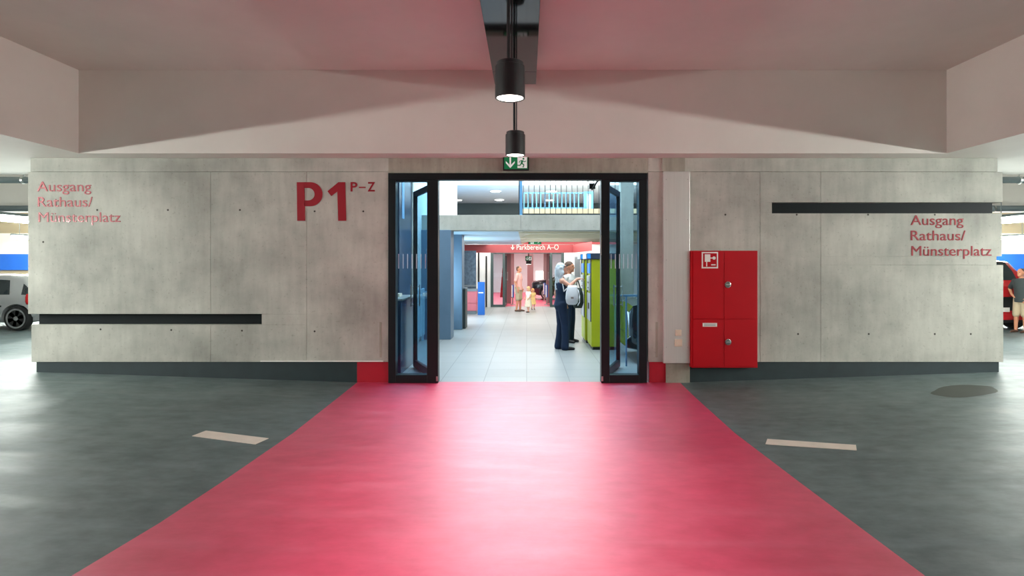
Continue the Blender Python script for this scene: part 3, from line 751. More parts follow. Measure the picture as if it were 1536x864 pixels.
# ------------------------------------------------------------------ stainless cover panel
SPD = W-.055
t = thing('cover_panel', 'tall brushed stainless steel cover panel between the door and the red cabinet', 'panel', (X(1014), W, zB))
mb = MB(); mb.box(X(994), X(1033.5), SPD, W-.001, zB-.01, Z(258)); mb.build('panel_sheet', M['steel'], t, bevel=.006)
for py in (270, 330, 390, 450, 520):
    for px in (998, 1030):
        mb = MB(); mb.lathe([(.006, 0), (.006, -.002), (.003, -.003)], (X(px), SPD, Z(py)), 10, 'y'); mb.build('screw', M['steel_plain'], t)
for py, r in ((498.5, 4.6), (513.5, 5.6)):
    mb = MB(); c = r*W/F*.98; mb.box(X(1016)-c, X(1016)+c, SPD-.012, SPD, Z(py)-c, Z(py)+c); sp = mb.build('switch_plate', M['cream_plastic'], t, bevel=.004)
    mb = MB(); mb.box(X(1016)-c*.6, X(1016)+c*.6, SPD-.016, SPD-.012, Z(py)-c*.6, Z(py)+c*.6); mb.build('rocker', M['cream_plastic'], sp, bevel=.002)

# ------------------------------------------------------------------ fire cabinet
FD = W-.12
t = thing('fire_cabinet', 'red wall mounted fire hose cabinet with four doors right of the steel panel', 'cabinet', (X(1087), W, Z(553)))
fx0, fx1, fzb, fzt = X(1037.5, FD), X(1137, FD), Z(552, FD), Z(376, FD)
mb = MB(); mb.box(fx0, fx1, FD+.012, W-.001, fzb, fzt); mb.build('cabinet_body', M['fire_red'], t, bevel=.006)
mx, mz = X(1086, FD), Z(478.5, FD); e = .02
doors = []
for a, b, c, d_ in ((fx0+e, mx-.003, mz+.003, fzt-e), (mx+.003, fx1-e, mz+.003, fzt-e), (fx0+e, mx-.003, fzb+e, mz-.003), (mx+.003, fx1-e, fzb+e, mz-.003)):
    mb = MB(); mb.box(a, b, FD, FD+.013, c, d_); doors.append(mb.build('door', M['fire_red'], t, bevel=.003))
for dr, (px, py) in ((doors[1], (1091.5, 427)), (doors[3], (1092, 513))):
    c = (X(px, FD), FD, Z(py, FD))
    mb = MB(); mb.lathe([(.044, 0), (.046, -.004), (.044, -.012), (.034, -.014), (.032, -.008), (.0, -.008)], c, 28, 'y'); h = mb.build('lock_rosette', M['chrome'], dr)
    mb = MB(); mb.box(c[0]-.026, c[0]+.026, FD-.02, FD-.008, c[2]-.009, c[2]+.009); mb.build('turn_grip', M['steel_plain'], h, bevel=.003)
# pictogram plate
sx0, sx1, sz0, sz1 = X(1052.5, FD), X(1077, FD), Z(402.5, FD), Z(378, FD)
mb = MB(); mb.box(sx0, sx1, FD-.003, FD, sz0, sz1); pl = mb.build('pictogram_plate', M['white'], doors[0])
q = .018; mb = MB(); mb.box(sx0+q, sx1-q, FD-.005, FD-.002, sz0+q, sz1-q); mb.build('red_field', M['fire_red'], pl)
mb = MB(); w_ = sx1-sx0
mb.box(sx0+w_*.18, sx0+w_*.52, FD-.008, FD-.004, sz0+w_*.40, sz0+w_*.86); mb.box(sx0+w_*.52, sx0+w_*.70, FD-.008, FD-.004, sz0+w_*.60, sz0+w_*.66)
mb.box(sx0+w_*.27, sx0+w_*.33, FD-.008, FD-.004, sz0+w_*.12, sz0+w_*.42)
mb.lathe([(w_*.10, .002), (w_*.10, -.002)], (sx0+w_*.75, FD-.006, sz0+w_*.63), 18, 'y'); mb.box(sx0+w_*.58, sx0+w_*.84, FD-.008, FD-.004, sz0+w_*.18, sz0+w_*.25)
mb.build('hose_symbol', M['white'], pl)
mb = MB(); mb.box(X(1054, FD), X(1075.5, FD), FD-.003, FD, Z(490, FD), Z(484.5, FD)); pl2 = mb.build('label_plate', M['white'], doors[2])
mb = MB()
for py in (486.2, 488.4): mb.box(X(1056, FD), X(1073.5, FD), FD-.004, FD-.0028, Z(py+.5, FD), Z(py-.5, FD))
mb.build('label_print', M['grey'], pl2)

# ------------------------------------------------------------------ fluorescent luminaires and pipes in the aisles
lum = None
def luminaire(x, y, side):
    global lum
    lab = 'long fluorescent luminaire hanging over the %s parking aisle' % side
    if lum is None:
        t = thing('fluorescent_luminaire', lab, 'lamp', (0, 0, 0), 0, 'fluorescent luminaires of the parking aisles')
        mb = MB(); mb.prism([(-.09, .03), (-.06, .09), (.06, .09), (.09, .03)], 'y', -.78, .78); mb.build('luminaire_body', M['pipe'], t, local=True)
        mb = MB(); mb.lathe([(.05, -.76), (.075, -.74), (.075, .74), (.05, .76)], (0, 0, -.02), 14, 'y'); mb.build('tube_cover', M['tube'], t, local=True, smooth=True)
        for yy in (-.5, .5):
            mb = MB(); mb.tube((0, yy, .08), (0, yy, CZ-2.62), .008, n=8); mb.build('hanger', M['pipe'], t, local=True)
        lum = t; t.location = (x, y, 2.62); return t
    return copy_thing(lum, (x, y, 2.62), lab)
for y in (-3, .4, 3.0, 5.2, 7.0, 11.6):
    luminaire(-10.3, y, 'left'); luminaire(9.9, y, 'right')
for y in (18.2, 20.4):
    for k in range(3): luminaire(-11.6-2.9*k, y, 'left'); luminaire(11.2+2.9*k, y, 'right')
for s, side in ((-1, 'left'), (1, 'right')):
    a, b = (-20, -7.0) if s < 0 else (6.8, 20)
    for (y, z, r, what) in ((9.95, 3.13, .055, 'grey service pipe along the ceiling edge of the %s aisle'), (14.6, 3.08, .075, 'thicker grey service pipe deeper in the %s aisle')):
        mb = MB(); mb.tube((a, y, z), (b, y, z), r, n=16)
        o = mb.build('service_pipe', M['pipe'], smooth=True); props(o, what % side, 'pipe', None)
        for q in range(4):
            xx = a+(b-a)*(q+.5)/4; m2 = MB(); m2.tube((xx, y, z+r*.8), (xx, y, 3.2 if y > 14 and False else z+r+.05), .012, n=8); m2.tube((xx-.02, y, z), (xx+.02, y, z), r+.012, n=16)
            m2.build('pipe_clamp', M['steel_plain'], o)

# ------------------------------------------------------------------ railings of the gallery
def railing(name, label, px0, px1, step, d, z0, z1, mt, r, post_px=None, rails=True):
    t = thing(name, label, 'railing', (X((px0+px1)/2, d), d, z0))
    x = X(px0, d); dx = step*d/F
    while x < X(px1, d):
        mb = MB(); mb.tube((x, d, z0), (x, d, z1), r, n=8); mb.build('bar', mt, t); x += dx
    if rails:
        for z in (z0+.02, z1):
            mb = MB(); mb.box(X(px0, d)-.03, X(px1, d)+.03, d-.02, d+.02, z-.018, z+.018); mb.build('rail', mt, t)
    if post_px:
        mb = MB(); mb.box(X(post_px[0], d), X(post_px[1], d), d-.03, d+.05, z0-.02, z1+.1); mb.build('post', M['rail_blue'], t)
        mb = MB(); mb.box(X(post_px[0]-1.6, d), X(post_px[0], d), d-.03, d+.05, z0-.02, z1+.1); mb.build('post', M['rail_dark'], t)
    return t
railing('gallery_railing', 'dark railing of thin upright bars on top of the gallery beam', 785, 960, 8.1, GB+.06, Z(322.5, GB), Z(322.5, GB)+1.0, M['rail_dark'], .007, (779.5, 783.5))
railing('bridge_railing', 'pale blue railing of thick bars on the bridge behind the dark railing', 786, 874, 6.3, 17.1, Z(313, 17.1), Z(289.5, 17.1), M['rail_blue'], .017)
t = thing('door_surround', 'pale blue door surround on the bridge right of the pale blue railing', 'door surround', (X(882, 17.2), 17.2, Z(313, 17.2)))
mb = MB(); d = 17.2
mb.box(X(876, d), X(880, d), d, d+.1, Z(313, d), Z(287, d)); mb.box(X(887, d), X(890, d), d, d+.1, Z(313, d), Z(287, d)); mb.box(X(880, d), X(887, d), d, d+.1, Z(290, d), Z(287, d)); mb.build('jamb', M['rail_blue'], t)
mb = MB(); mb.box(X(880, d), X(887, d), d+.04, d+.06, Z(313, d), Z(290, d)); mb.build('leaf', M['hall_blue'], t)

# downlights of the upper ceiling and the gallery
def downlight(px, py, zc, label, r, group):
    d = (zc-EYE)*F/(395-py); t = thing('ceiling_downlight', label, 'lamp', (X(px, d), d, zc), 0, group)
    mb = MB(); mb.lathe([(r*1.12, 0), (r*1.12, -.02), (r, -.03), (r*.98, -.01)], (X(px, d), d, zc), 28); mb.build('trim_ring', M['white'], t)
    mb = MB(); mb.lathe([(r*.98, -.012), (r*.98, -.03), (r*.7, -.045)], (X(px, d), d, zc), 28); mb.build('lamp_lens', M['down'], t)
g = 'round downlights of the upper ceiling'
for px, py, lab in ((743.5, 286, 'round upper downlight, nearer one of the middle pair'), (749, 299, 'round upper downlight, farther one of the middle pair'), (686, 299.5, 'round upper downlight beside the white wall edge'),
                    (827.5, 286.5, 'round upper downlight behind the railing, nearer one of the right pair'), (824.5, 299.5, 'round upper downlight behind the railing, farther one of the right pair')):
    downlight(px, py, 4.5, lab, .2, g)
downlight(840, 347, GU+.12, 'round downlight in the tan ceiling under the gallery beam', .16, None)

# ------------------------------------------------------------------ ticket machines
def machine(d0, d1, xf, label):
    xb = xf+.52; H = 1.9; dm = (d0+d1)/2
    t = thing('ticket_machine', label, 'ticket machine', (xf+.26, dm, 0), 0, 'ticket machines in the hall')
    mb = MB(); mb.box(xf, xb, d0, d1, 0.06, H-.12); mb.build('cabinet', M['lime'], t, bevel=.012)
    mb = MB(); mb.box(xf+.03, xb-.03, d0+.03, d1-.03, 0, .06); mb.build('plinth', M['black'], t)
    mb = MB(); mb.box(xf-.09, xb+.02, d0-.02, d1+.02, H-.12, H); cp = mb.build('canopy', M['machine_dark'], t, bevel=.01)
    mb = MB(); mb.box(xf-.10, xf-.09, d0+.05, d1-.05, H-.11, H-.01); mb.build('front_sign', M['white'], cp)
    mb = MB(); mb.box(xf-.085, xf-.02, d0-.026, d0-.02, H-.105, H-.015); mb.build('lit_sign', M['screen_blue'], cp)
    mb = MB(); mb.box(xf-.015, xf, d0+.02, d0+.10, .55, H-.12); mb.box(xf-.015, xf, d1-.10, d1-.02, .55, H-.12); mb.build('front_edge', M['machine_dark'], t)
    mb = MB(); mb.box(xf-.012, xf, d0+.10, d1-.10, .55, 1.1); mb.build('lower_panel', M['machine_grey'], t, bevel=.004)
    mb = MB(); mb.box(xf-.03, xf, d0+.16, d1-.16, 1.15, 1.45); mb.build('keypad_panel', M['machine_grey'], t, bevel=.004)
    mb = MB(); mb.box(xf-.02, xf, d0+.2, d1-.2, 1.5, 1.7); mb.build('screen', M['screen_blue'], t, bevel=.004)
    mb = MB(); mb.box(xf-.034, xf-.028, d0+.26, d0+.42, 1.2, 1.22); mb.box(xf-.034, xf-.028, d0+.26, d0+.42, 1.3, 1.33); mb.build('ticket_slot', M['black'], t)
    mb = MB(); mb.box(xf-.02, xf, d0+.3, d1-.3, .78, .9); mb.build('coin_tray', M['black'], t, bevel=.004)
    return t
machine(11.38, 12.15, 1.27, 'lime green ticket machine with slate canopy, nearer one, beside the right door panel')
machine(12.35, 13.1, 1.24, 'lime green ticket machine with slate canopy, farther one, behind the nearer machine')

# ------------------------------------------------------------------ counters, stele and other hall furniture
t = thing('reception_counter', 'navy counter just inside the left door panel', 'counter', (-2.3, 9.3, 0))
mb = MB(); mb.box(-2.75, -1.92, 8.85, 9.95, 0, 1.13); mb.build('counter_body', M['navy'], t, bevel=.01)
mb = MB(); mb.box(-2.8, -1.89, 8.82, 9.98, 1.13, 1.16); mb.build('counter_top', M['steel_plain'], t, bevel=.005)
for i, (x, y, c, w, lab) in enumerate(((-2.35, 9.2, 'white', .21, 'white brochure stack near the front of the navy counter'), (-2.15, 9.45, 'cream_plastic', .2, 'cream brochure stack in the middle of the navy counter'), (-2.4, 9.7, 'rail_blue', .22, 'pale blue brochure stack at the rear of the navy counter'))):
    mb = MB(); mb.box(x-w/2, x+w/2, y-.1, y+.1, 1.161, 1.2+.01*i); o = mb.build('brochure_stack', M[c], bevel=.002); props(o, lab, 'brochures', 'brochures on the navy counter')
t = thing('radiator', 'pale blue upright bar radiator seen through the open left door leaf', 'radiator', (AL+.1, 12.45, 0))
for i in range(5):
    y = 12.05+i*.19; mb = MB(); mb.box(AL+.03, AL+.09, y, y+.07, .12, 1.15); mb.build('bar', M['hall_blue'], t, bevel=.01)
mb = MB(); mb.box(AL+.01, AL+.07, 12.02, 12.9, .2, .26); mb.box(AL+.01, AL+.07, 12.02, 12.9, 1.0, 1.06); mb.build('manifold', M['hall_blue'], t)
for y in (12.1, 12.75):
    mb = MB(); mb.box(AL+.03, AL+.08, y, y+.05, 0, .2); mb.build('foot', M['hall_blue'], t)
d = 15.05
t = thing('partition_desk', 'dark teal desk end panel beside the second blue pilaster', 'desk', (X(695, d), d, 0))
mb = MB(); mb.box(X(691.5, d), X(698, d), d, d+.5, 0, Z(434, d)); mb.build('end_panel', M['grey_dark'], t, bevel=.006)
mb = MB(); mb.box(X(690.5, d), X(698.4, d), d-.01, d+.52, Z(434, d), Z(434, d)+.03); mb.build('top', M['grey'], t)
d = 19.4
t = thing('pink_counter', 'pink fronted counter with grey ledge below the slate display wall', 'counter', (X(704, d), d, 0))
mb = MB(); mb.box(X(697, d), X(715, d), d, d+.6, .11, Z(455, d)-.005); mb.box(X(697, d), X(715, d), d, d+.6, Z(455, d)+.005, Z(437, d)); mb.build('front', M['pink'], t, bevel=.005)
mb = MB(); mb.box(X(697, d)+.03, X(715, d)-.02, d+.03, d+.58, 0, .11); mb.build('plinth', M['grey'], t)
mb = MB(); mb.box(X(696, d), X(715.3, d), d-.02, d+.62, Z(437, d), Z(434, d)); mb.build('ledge', M['grey'], t)
t = thing('display_wall', 'dark slate display wall behind the pink counter', 'display wall', (X(704, 20.2), 20.2, 0))
d = 20.2; mb = MB(); mb.box(X(691, d), X(714, d), d, d+.1, 0, Z(376, d)); mb.build('panel', M['slate'], t, bevel=.004)
mb = MB(); mb.box(X(691, d), X(714, d), d-.03, d, Z(430, d), Z(427.5, d)); mb.build('shelf_strip', M['grey'], t)
mb = MB(); mb.box(X(690, d), X(691, d), d-.02, d+.1, 0, Z(376, d)); mb.build('edge_strip', M['hall_white'], t)
d = EYE*F/(472.5-395)
t = thing('info_stele', 'upright blue information stele standing beside the pink counter', 'stele', (X(721.5, d), d, 0))
mb = MB(); mb.box(X(716.5, d), X(727, d), d, d+.12, 0, Z(423, d)); mb.build('body', M['stele_blue'], t, bevel=.006)
mb = MB()
for k in range(5): mb.box(X(717.8+k*1.5, d), X(718.8+k*1.5, d), d-.004, d, Z(440, d), Z(438.2, d))
mb.build('lettering', M['white'], t)
# glass balustrade by the dark car
t = thing('glass_balustrade', 'low glass balustrade with slim steel post behind the right door panel', 'balustrade', (1.55, 9.6, 0))
d = 9.6
mb = MB(); mb.box(X(938.3, d), X(940.3, d), d-.02, d+.01, 0, Z(444, d)); mb.build('post', M['rail_blue'], t)
mb = MB(); mb.box(X(931, d), X(938.3, d), d-.008, d+.004, .06, Z(447, d)); mb.build('glass_panel', M['glass_clear'], t)
mb = MB(); mb.box(X(931, d), X(962, d), d-.02, d+.02, Z(445, d), Z(442, d)); mb.build('hand_rail', M['rail_blue'], t)
# slim posts with blue and white marker sleeves in the far deck
for px, py, side in ((769, 457, 'left side, nearer'), (774, 452, 'left side, farther'), (816.5, 452, 'right side, farther'), (820, 457, 'right side, nearer')):
    d = EYE*F/(py-395); t = thing('marker_post', 'slim blue and white marker post on the far red walkway, %s' % side, 'post', (X(px, d), d, 0), 0, 'marker posts on the far walkway')
    mb = MB(); mb.tube((X(px, d), d, 0), (X(px, d), d, .35), .03, n=12); mb.lathe([(.1, 0), (.1, .02), (.04, .03)], (X(px, d), d, 0), 16); mb.build('stem', M['steel_plain'], t)
    mb = MB(); mb.box(X(px, d)-.045, X(px, d)+.045, d-.03, d+.03, .3, .82); mb.build('sleeve', M['sheet_blue'], t, bevel=.008)
    mb = MB(); mb.box(X(px, d)-.046, X(px, d)-.005, d-.034, d-.029, .32, .8); mb.build('white_stripe', M['sign_white'], t)
d = 23.6
t = thing('pendant_lamp', 'small black cylinder lamp under the far exit sign', 'lamp', (X(793, 25), 25, 2.62))
mb = MB(); mb.lathe([(.11, .3), (.115, .29), (.115, 0), (.1, .01)], (X(793, 25), 25, 1.62+.04), 24); mb.build('lamp_housing', M['lamp_black'], t)
mb = MB(); mb.tube((X(793, 25), 25, 1.95), (X(793, 25), 25, 2.62), .012, n=8); mb.build('rod', M['lamp_black'], t)
mb = MB(); mb.lathe([(.1, .012), (.1, .0)], (X(793, 25), 25, 1.655), 20); mb.build('lamp_lens', M['lamp_glow'], t)
# red dress-like banner seen through the far sidelight
d = E+1.6
t = thing('red_banner', 'narrow red hanging banner seen through the left glass of the far portal', 'banner', (X(753, d), d, Z(405, d)))
mb = MB(); mb.prism([(X(753.5, d), Z(402, d)), (X(755, d), Z(402, d)), (X(756.5, d), Z(446, d)), (X(750, d), Z(446, d))], 'y', d, d+.03); mb.build('cloth', M['fire_red'], t)
mb = MB(); mb.tube((X(754, d), d+.015, Z(402, d)), (X(754, d), d+.015, 2.62), .006, n=6); mb.build('cord', M['black'], t)

# ------------------------------------------------------------------ cars
def car(label, paint, loc, rz, L_=3.75, Hh=1.5, Wd=1.68, cat='car', wheel=.31, hood=.95, dark_rear=False):
    """front at -x, base centre at origin; wheels at +-.64 L/2"""
    t = thing('car', label, cat, (0, 0, 0))
    hl, hw = L_/2, Wd/2; bz = .62*Hh
    st = []   # x, roof z, half width, roof half width
    prof = [(-hl, .50*Hh, .80), (-hl+.05, .56*Hh, .90), (-hl+.35, .60*Hh, .97), (-hl+.78, hood, 1.0), (-hl+1.0, .72*Hh, 1.0), (-hl+1.5, .95*Hh, 1.0), (-hl+1.85, .99*Hh, 1.0),
            (0.15, Hh, 1.0), (hl-.9, .985*Hh, 1.0), (hl-.48, .95*Hh, .98), (hl-.26, .80*Hh, .96), (hl-.10, .64*Hh, .93), (hl-.02, .60*Hh, .88), (hl, .5*Hh, .82)]
    def belt(x): return min(bz+.02*(x/hl), 9)
    rows = []
    for x, zr, wf in prof:
        w = hw*wf; b = min(belt(x), zr-.02); zl = .20 if -hl+.1 < x < hl-.1 else .28
        gr = max(0, min(1, (zr-b)/(.38*Hh)))
        wr = w*(.97-.19*gr)
        half = [(w*.86, zl), (w*.97, zl+.10), (w, .36*Hh), (w*.985, b-.05 if b-.05 > .37*Hh else .38*Hh), (w*.955, b), (wr, b+(zr-b)*.86), (wr*.9, zr-.01), (wr*.5, zr+.012), (0, zr+.018)]
        rows.append([(x, -a, c) for a, c in half]+[(x, a, c) for a, c in half[-2::-1]])
    n = len(rows[0]); mb = MB(); mb.v = [p for r in rows for p in r]
    for i in range(len(rows)-1):
        for j in range(n-1): mb.f.append((i*n+j, (i+1)*n+j, (i+1)*n+j+1, i*n+j+1)); mb.m.append(0)
        mb.f.append((i*n+n-1, (i+1)*n+n-1, (i+1)*n, i*n)); mb.m.append(0)
    mb.f.append(tuple(range(n))); mb.m.append(0); mb.f.append(tuple(range((len(rows)-1)*n, len(rows)*n))[::-1]); mb.m.append(0)
    body = mb.build('body', paint, t, smooth=True, local=True)
    wx = [-hl+.70, hl-.50]
    cut = MB()
    for x in wx:
        for sgn in (-1, 1): cut.tube((x, sgn*(hw+.1), wheel), (x, sgn*(hw-.26), wheel), wheel+.055, n=28)
    co = cut.build('cut', M['black']); q = body.modifiers.new('c', 'BOOLEAN'); q.object = co; q.operation = 'DIFFERENCE'; q.solver = 'EXACT'
    bake(body); bpy.data.objects.remove(co)
    for p in body.data.polygons: p.use_smooth = True
    q = body.modifiers.new('e', 'EDGE_SPLIT'); q.split_angle = math.radians(38)
    # windows follow the body surface
    def surf(x, u):
        for (xa, za, wa), (xb, zb2, wb) in zip(prof[:-1], prof[1:]):
            if xa <= x <= xb:
                k = (x-xa)/(xb-xa); zr = za+(zb2-za)*k; w = hw*(wa+(wb-wa)*k); break
        b = min(belt(x), zr-.02); gr = max(0, min(1, (zr-b)/(.38*Hh))); wr = w*(.97-.19*gr)
        a0, c0, a1, c1 = w*.955, b, wr, b+(zr-b)*.86
        return a0+(a1-a0)*u, c0+(c1-c0)*u
    for sgn in (-1, 1):
        for x0, x1, k0, k1 in ((-hl+1.22, -.08, .52, 0), (.0, hl-.68, 0, .16), (hl-.40, hl-.15, .0, .12)):
            m_ = MB(); N = 8; vs_ = []
            for i in range(N+1):
                x = x0+(x1-x0)*i/N
                for u in (.06, .92):
                    xx = x
                    if u > .5 and i == 0: xx = x0+k0*.5
                    if u > .5 and i == N: xx = x1-k1*.5
                    a, c = surf(xx, u); vs_.append((xx, sgn*(a+.006), c))
            m_.add(vs_, [(2*i, 2*i+2, 2*i+3, 2*i+1) for i in range(N)]); m_.build('side_window', M['car_glass'], t, local=True)
        m_ = MB(); m_.box(-hl+1.22, -hl+1.36, sgn*hw*.97-.07+sgn*.1, sgn*hw*.97+.07+sgn*.1, bz+.02, bz+.15); m_.build('wing_mirror', paint, t, bevel=.03, local=True)
        m_ = MB(); m_.box(-hl+.9, hl-.85, sgn*hw-.012, sgn*hw+.012, .44*Hh-.02, .44*Hh+.02); m_.build('rub_strip', M['black'], t, bevel=.006, local=True)
        for xh in (-.05, hl-.95): 
            m_ = MB(); m_.box(xh-.2, xh-.05, sgn*hw*.985-.015, sgn*hw*.985+.02, bz-.12, bz-.09); m_.build('door_handle', paint, t, bevel=.008, local=True)
        m_ = MB(); m_.loft([(hl-.20, sgn*hw*.86, .47*Hh, .09, .10), (hl-.19, sgn*hw*.86, .52*Hh, .125, .125), (hl-.20, sgn*hw*.85, .60*Hh, .12, .12), (hl-.23, sgn*hw*.83, .66*Hh, .09, .09)], 16)
        m_.build('tail_light', M['light_red'], t, smooth=True, local=True)
        m_ = MB(); m_.ell((-hl+.15, sgn*hw*.72, .5*Hh), (.14, .14, .075)); m_.build('head_light', M['light_clear'], t, smooth=True, local=True)
    def panel(name, xs, fr, lift, mt):
        m_ = MB(); vs_ = []
        for x, f_ in zip(xs, fr):
            for (xa, za, wa), (xb, zb2, wb) in zip(prof[:-1], prof[1:]):
                if xa <= x <= xb: zr = za+(zb2-za)*(x-xa)/(xb-xa)
            for y in (-f_, 0, f_): vs_.append((x, y*hw, zr+lift+(.018 if y == 0 else .004)))
        m_.add(vs_, [(3*i+j, 3*i+3+j, 3*i+4+j, 3*i+1+j) for i in range(len(xs)-1) for j in (0, 1)]); return m_.build(name, mt, t, local=True)
    panel('windscreen', (-hl+1.02, -hl+1.25, -hl+1.48), (.72, .68, .62), .012, M['car_glass'])
    panel('rear_window', (hl-.46, hl-.27, hl-.14), (.58, .64, .66), .014, M['car_glass'])
    m_ = MB(); m_.prism([(hl-.16, .22), (hl+.05, .26), (hl+.06, .40), (hl-.02, .46), (hl-.16, .46)], 'y', -hw*.86, hw*.86); m_.build('rear_bumper', paint, t, bevel=.02, local=True)
    m_ = MB(); m_.box(hl-.03, hl+.07, -hw*.7, hw*.7, .2, .27); m_.build('lower_valance', M['black'], t, local=True)
    m_ = MB(); m_.prism([(-hl+.16, .22), (-hl-.05, .26), (-hl-.06, .40), (-hl+.02, .47), (-hl+.16, .47)], 'y', -hw*.84, hw*.84); m_.build('front_bumper', paint, t, bevel=.02, local=True)
    if dark_rear:
        m_ = MB(); m_.box(hl-.01, hl+.012, -hw*.74, hw*.74, .50, .85); m_.build('dark_rear_panel', M['black'], t, local=True)  # flat black panel laid on the closed rear
    for x in wx:
        for sgn in (-1, 1):
            yo = sgn*(hw-.02); yi = sgn*(hw-.21)
            m_ = MB(); a = wheel
            m_.lathe([(a*.74, 0), (a*.97, 0.0), (a, sgn*-.03), (a, sgn*-.16), (a*.95, sgn*-.19), (a*.6, sgn*-.19)], (x, yo, wheel), 36, 'y'); wh = m_.build('wheel', M['rubber'], t, smooth=False, local=True)
            m_ = MB(); m_.lathe([(a*.64, sgn*-.05), (a*.64, sgn*-.07), (.01, sgn*-.07)], (x, yo, wheel), 30, 'y'); m_.build('wheel_disc', M['car_grey'], wh, local=True)
            m_ = MB(); NN = 36; vv = []; ff_ = []
            for rr_, hh_ in ((a*.80, .006), (a*.68, .006), (a*.64, -.05), (a*.76, -.05)):
                for i in range(NN): vv.append((x+rr_*math.cos(2*math.pi*i/NN), yo+sgn*hh_, wheel+rr_*math.sin(2*math.pi*i/NN)))
            for k_ in range(3):
                for i in range(NN): ff_.append((k_*NN+i, k_*NN+(i+1) % NN, (k_+1)*NN+(i+1) % NN, (k_+1)*NN+i))
            m_.add(vv, ff_)
            for k in range(6):
                an = k*math.pi/3+.3; c, s_ = math.cos(an), math.sin(an)
                q = [(x+c*a*.08-s_*a*.09, wheel+s_*a*.08+c*a*.09), (x+c*a*.70-s_*a*.17, wheel+s_*a*.70+c*a*.17), (x+c*a*.70+s_*a*.17, wheel+s_*a*.70-c*a*.17), (x+c*a*.08+s_*a*.09, wheel+s_*a*.08-c*a*.09)]
                m_.prism(q, 'y', yo+sgn*.0, yo-sgn*.04)
            m_.lathe([(a*.2, sgn*-.03), (a*.18, sgn*.008), (.01, sgn*.01)], (x, yo, wheel), 16, 'y'); m_.build('rim', M['rim'], wh, local=True)
    m_ = MB(); m_.box(hl+.005, hl+.018, -.25, .25, .47, .58); m_.build('number_plate_holder', M['white'], t, local=True)
    t.location = loc; t.rotation_euler = (0, 0, rz)
    return t
SD = 14.55
car('silver small hatchback parked in the left aisle behind the concrete wall end', M['car_silver'], (X(22, SD)+.50-1.875, SD+.84, 0), 0, 3.75, 1.41, 1.66)
car('dark grey car at the left picture edge in front of the silver hatchback', M['car_grey'], (X(5, 12.35)-1.97, 11.6, 0), 0, 3.8, 1.42, 1.5)
car('red car with its rear towards the concrete wall end in the right aisle', M['car_red'], (X(1499, 14.7), 14.7+1.85, 0), -math.pi/2, 3.7, 1.83, 1.74, dark_rear=True)
car('glossy black car inside the hall behind the right glass panel', M['car_black'], (1.75+2.0, 10.50, 0), 0, 4.0, 1.75, 1.54, hood=1.16, wheel=.36)
car('dark car standing beyond the far portal behind the children', M['car_black'], (X(798, 26.8)+1.95, 27.7, 0), 0, 3.9, 1.5, 1.66)

# ------------------------------------------------------------------ people (front is -y, own left is +x)
def hand(mb, w, dirv, up, s=1.0, side=1, curl=.35):
    """palm, four fingers of unequal length and a thumb"""
    d = Vector(dirv).normalized(); u = Vector(up).normalized(); r = d.cross(u).normalized(); u = r.cross(d).normalized(); w = Vector(w)
    mb.cap(w, w+d*.045*s, .021*s, .026*s)
    for k, off in enumerate((-.024, -.008, .008, .024)):
        mb.cap(w+d*.035*s+r*off*.7*s, w+d*.085*s+r*off*s, .012*s, .0105*s)
        ln = (.062, .075, .070, .055)[k]*s; a = w+d*.085*s+r*off*s
        b = a+(d*math.cos(curl)-u*math.sin(curl))*ln*.5; c = b+(d*math.cos(2*curl)-u*math.sin(2*curl))*ln*.5
        mb.chain([a, b, c], [.0095*s, .0088*s, .0075*s])
    a = w+d*.02*s-r*side*.022*s; b = a+(d*.6-r*side*.8).normalized()*.04*s-u*.008*s; c = b+(d*.95-r*side*.25).normalized()*.032*s-u*.01*s
    mb.chain([a, b, c], [.012*s, .0105*s, .009*s])

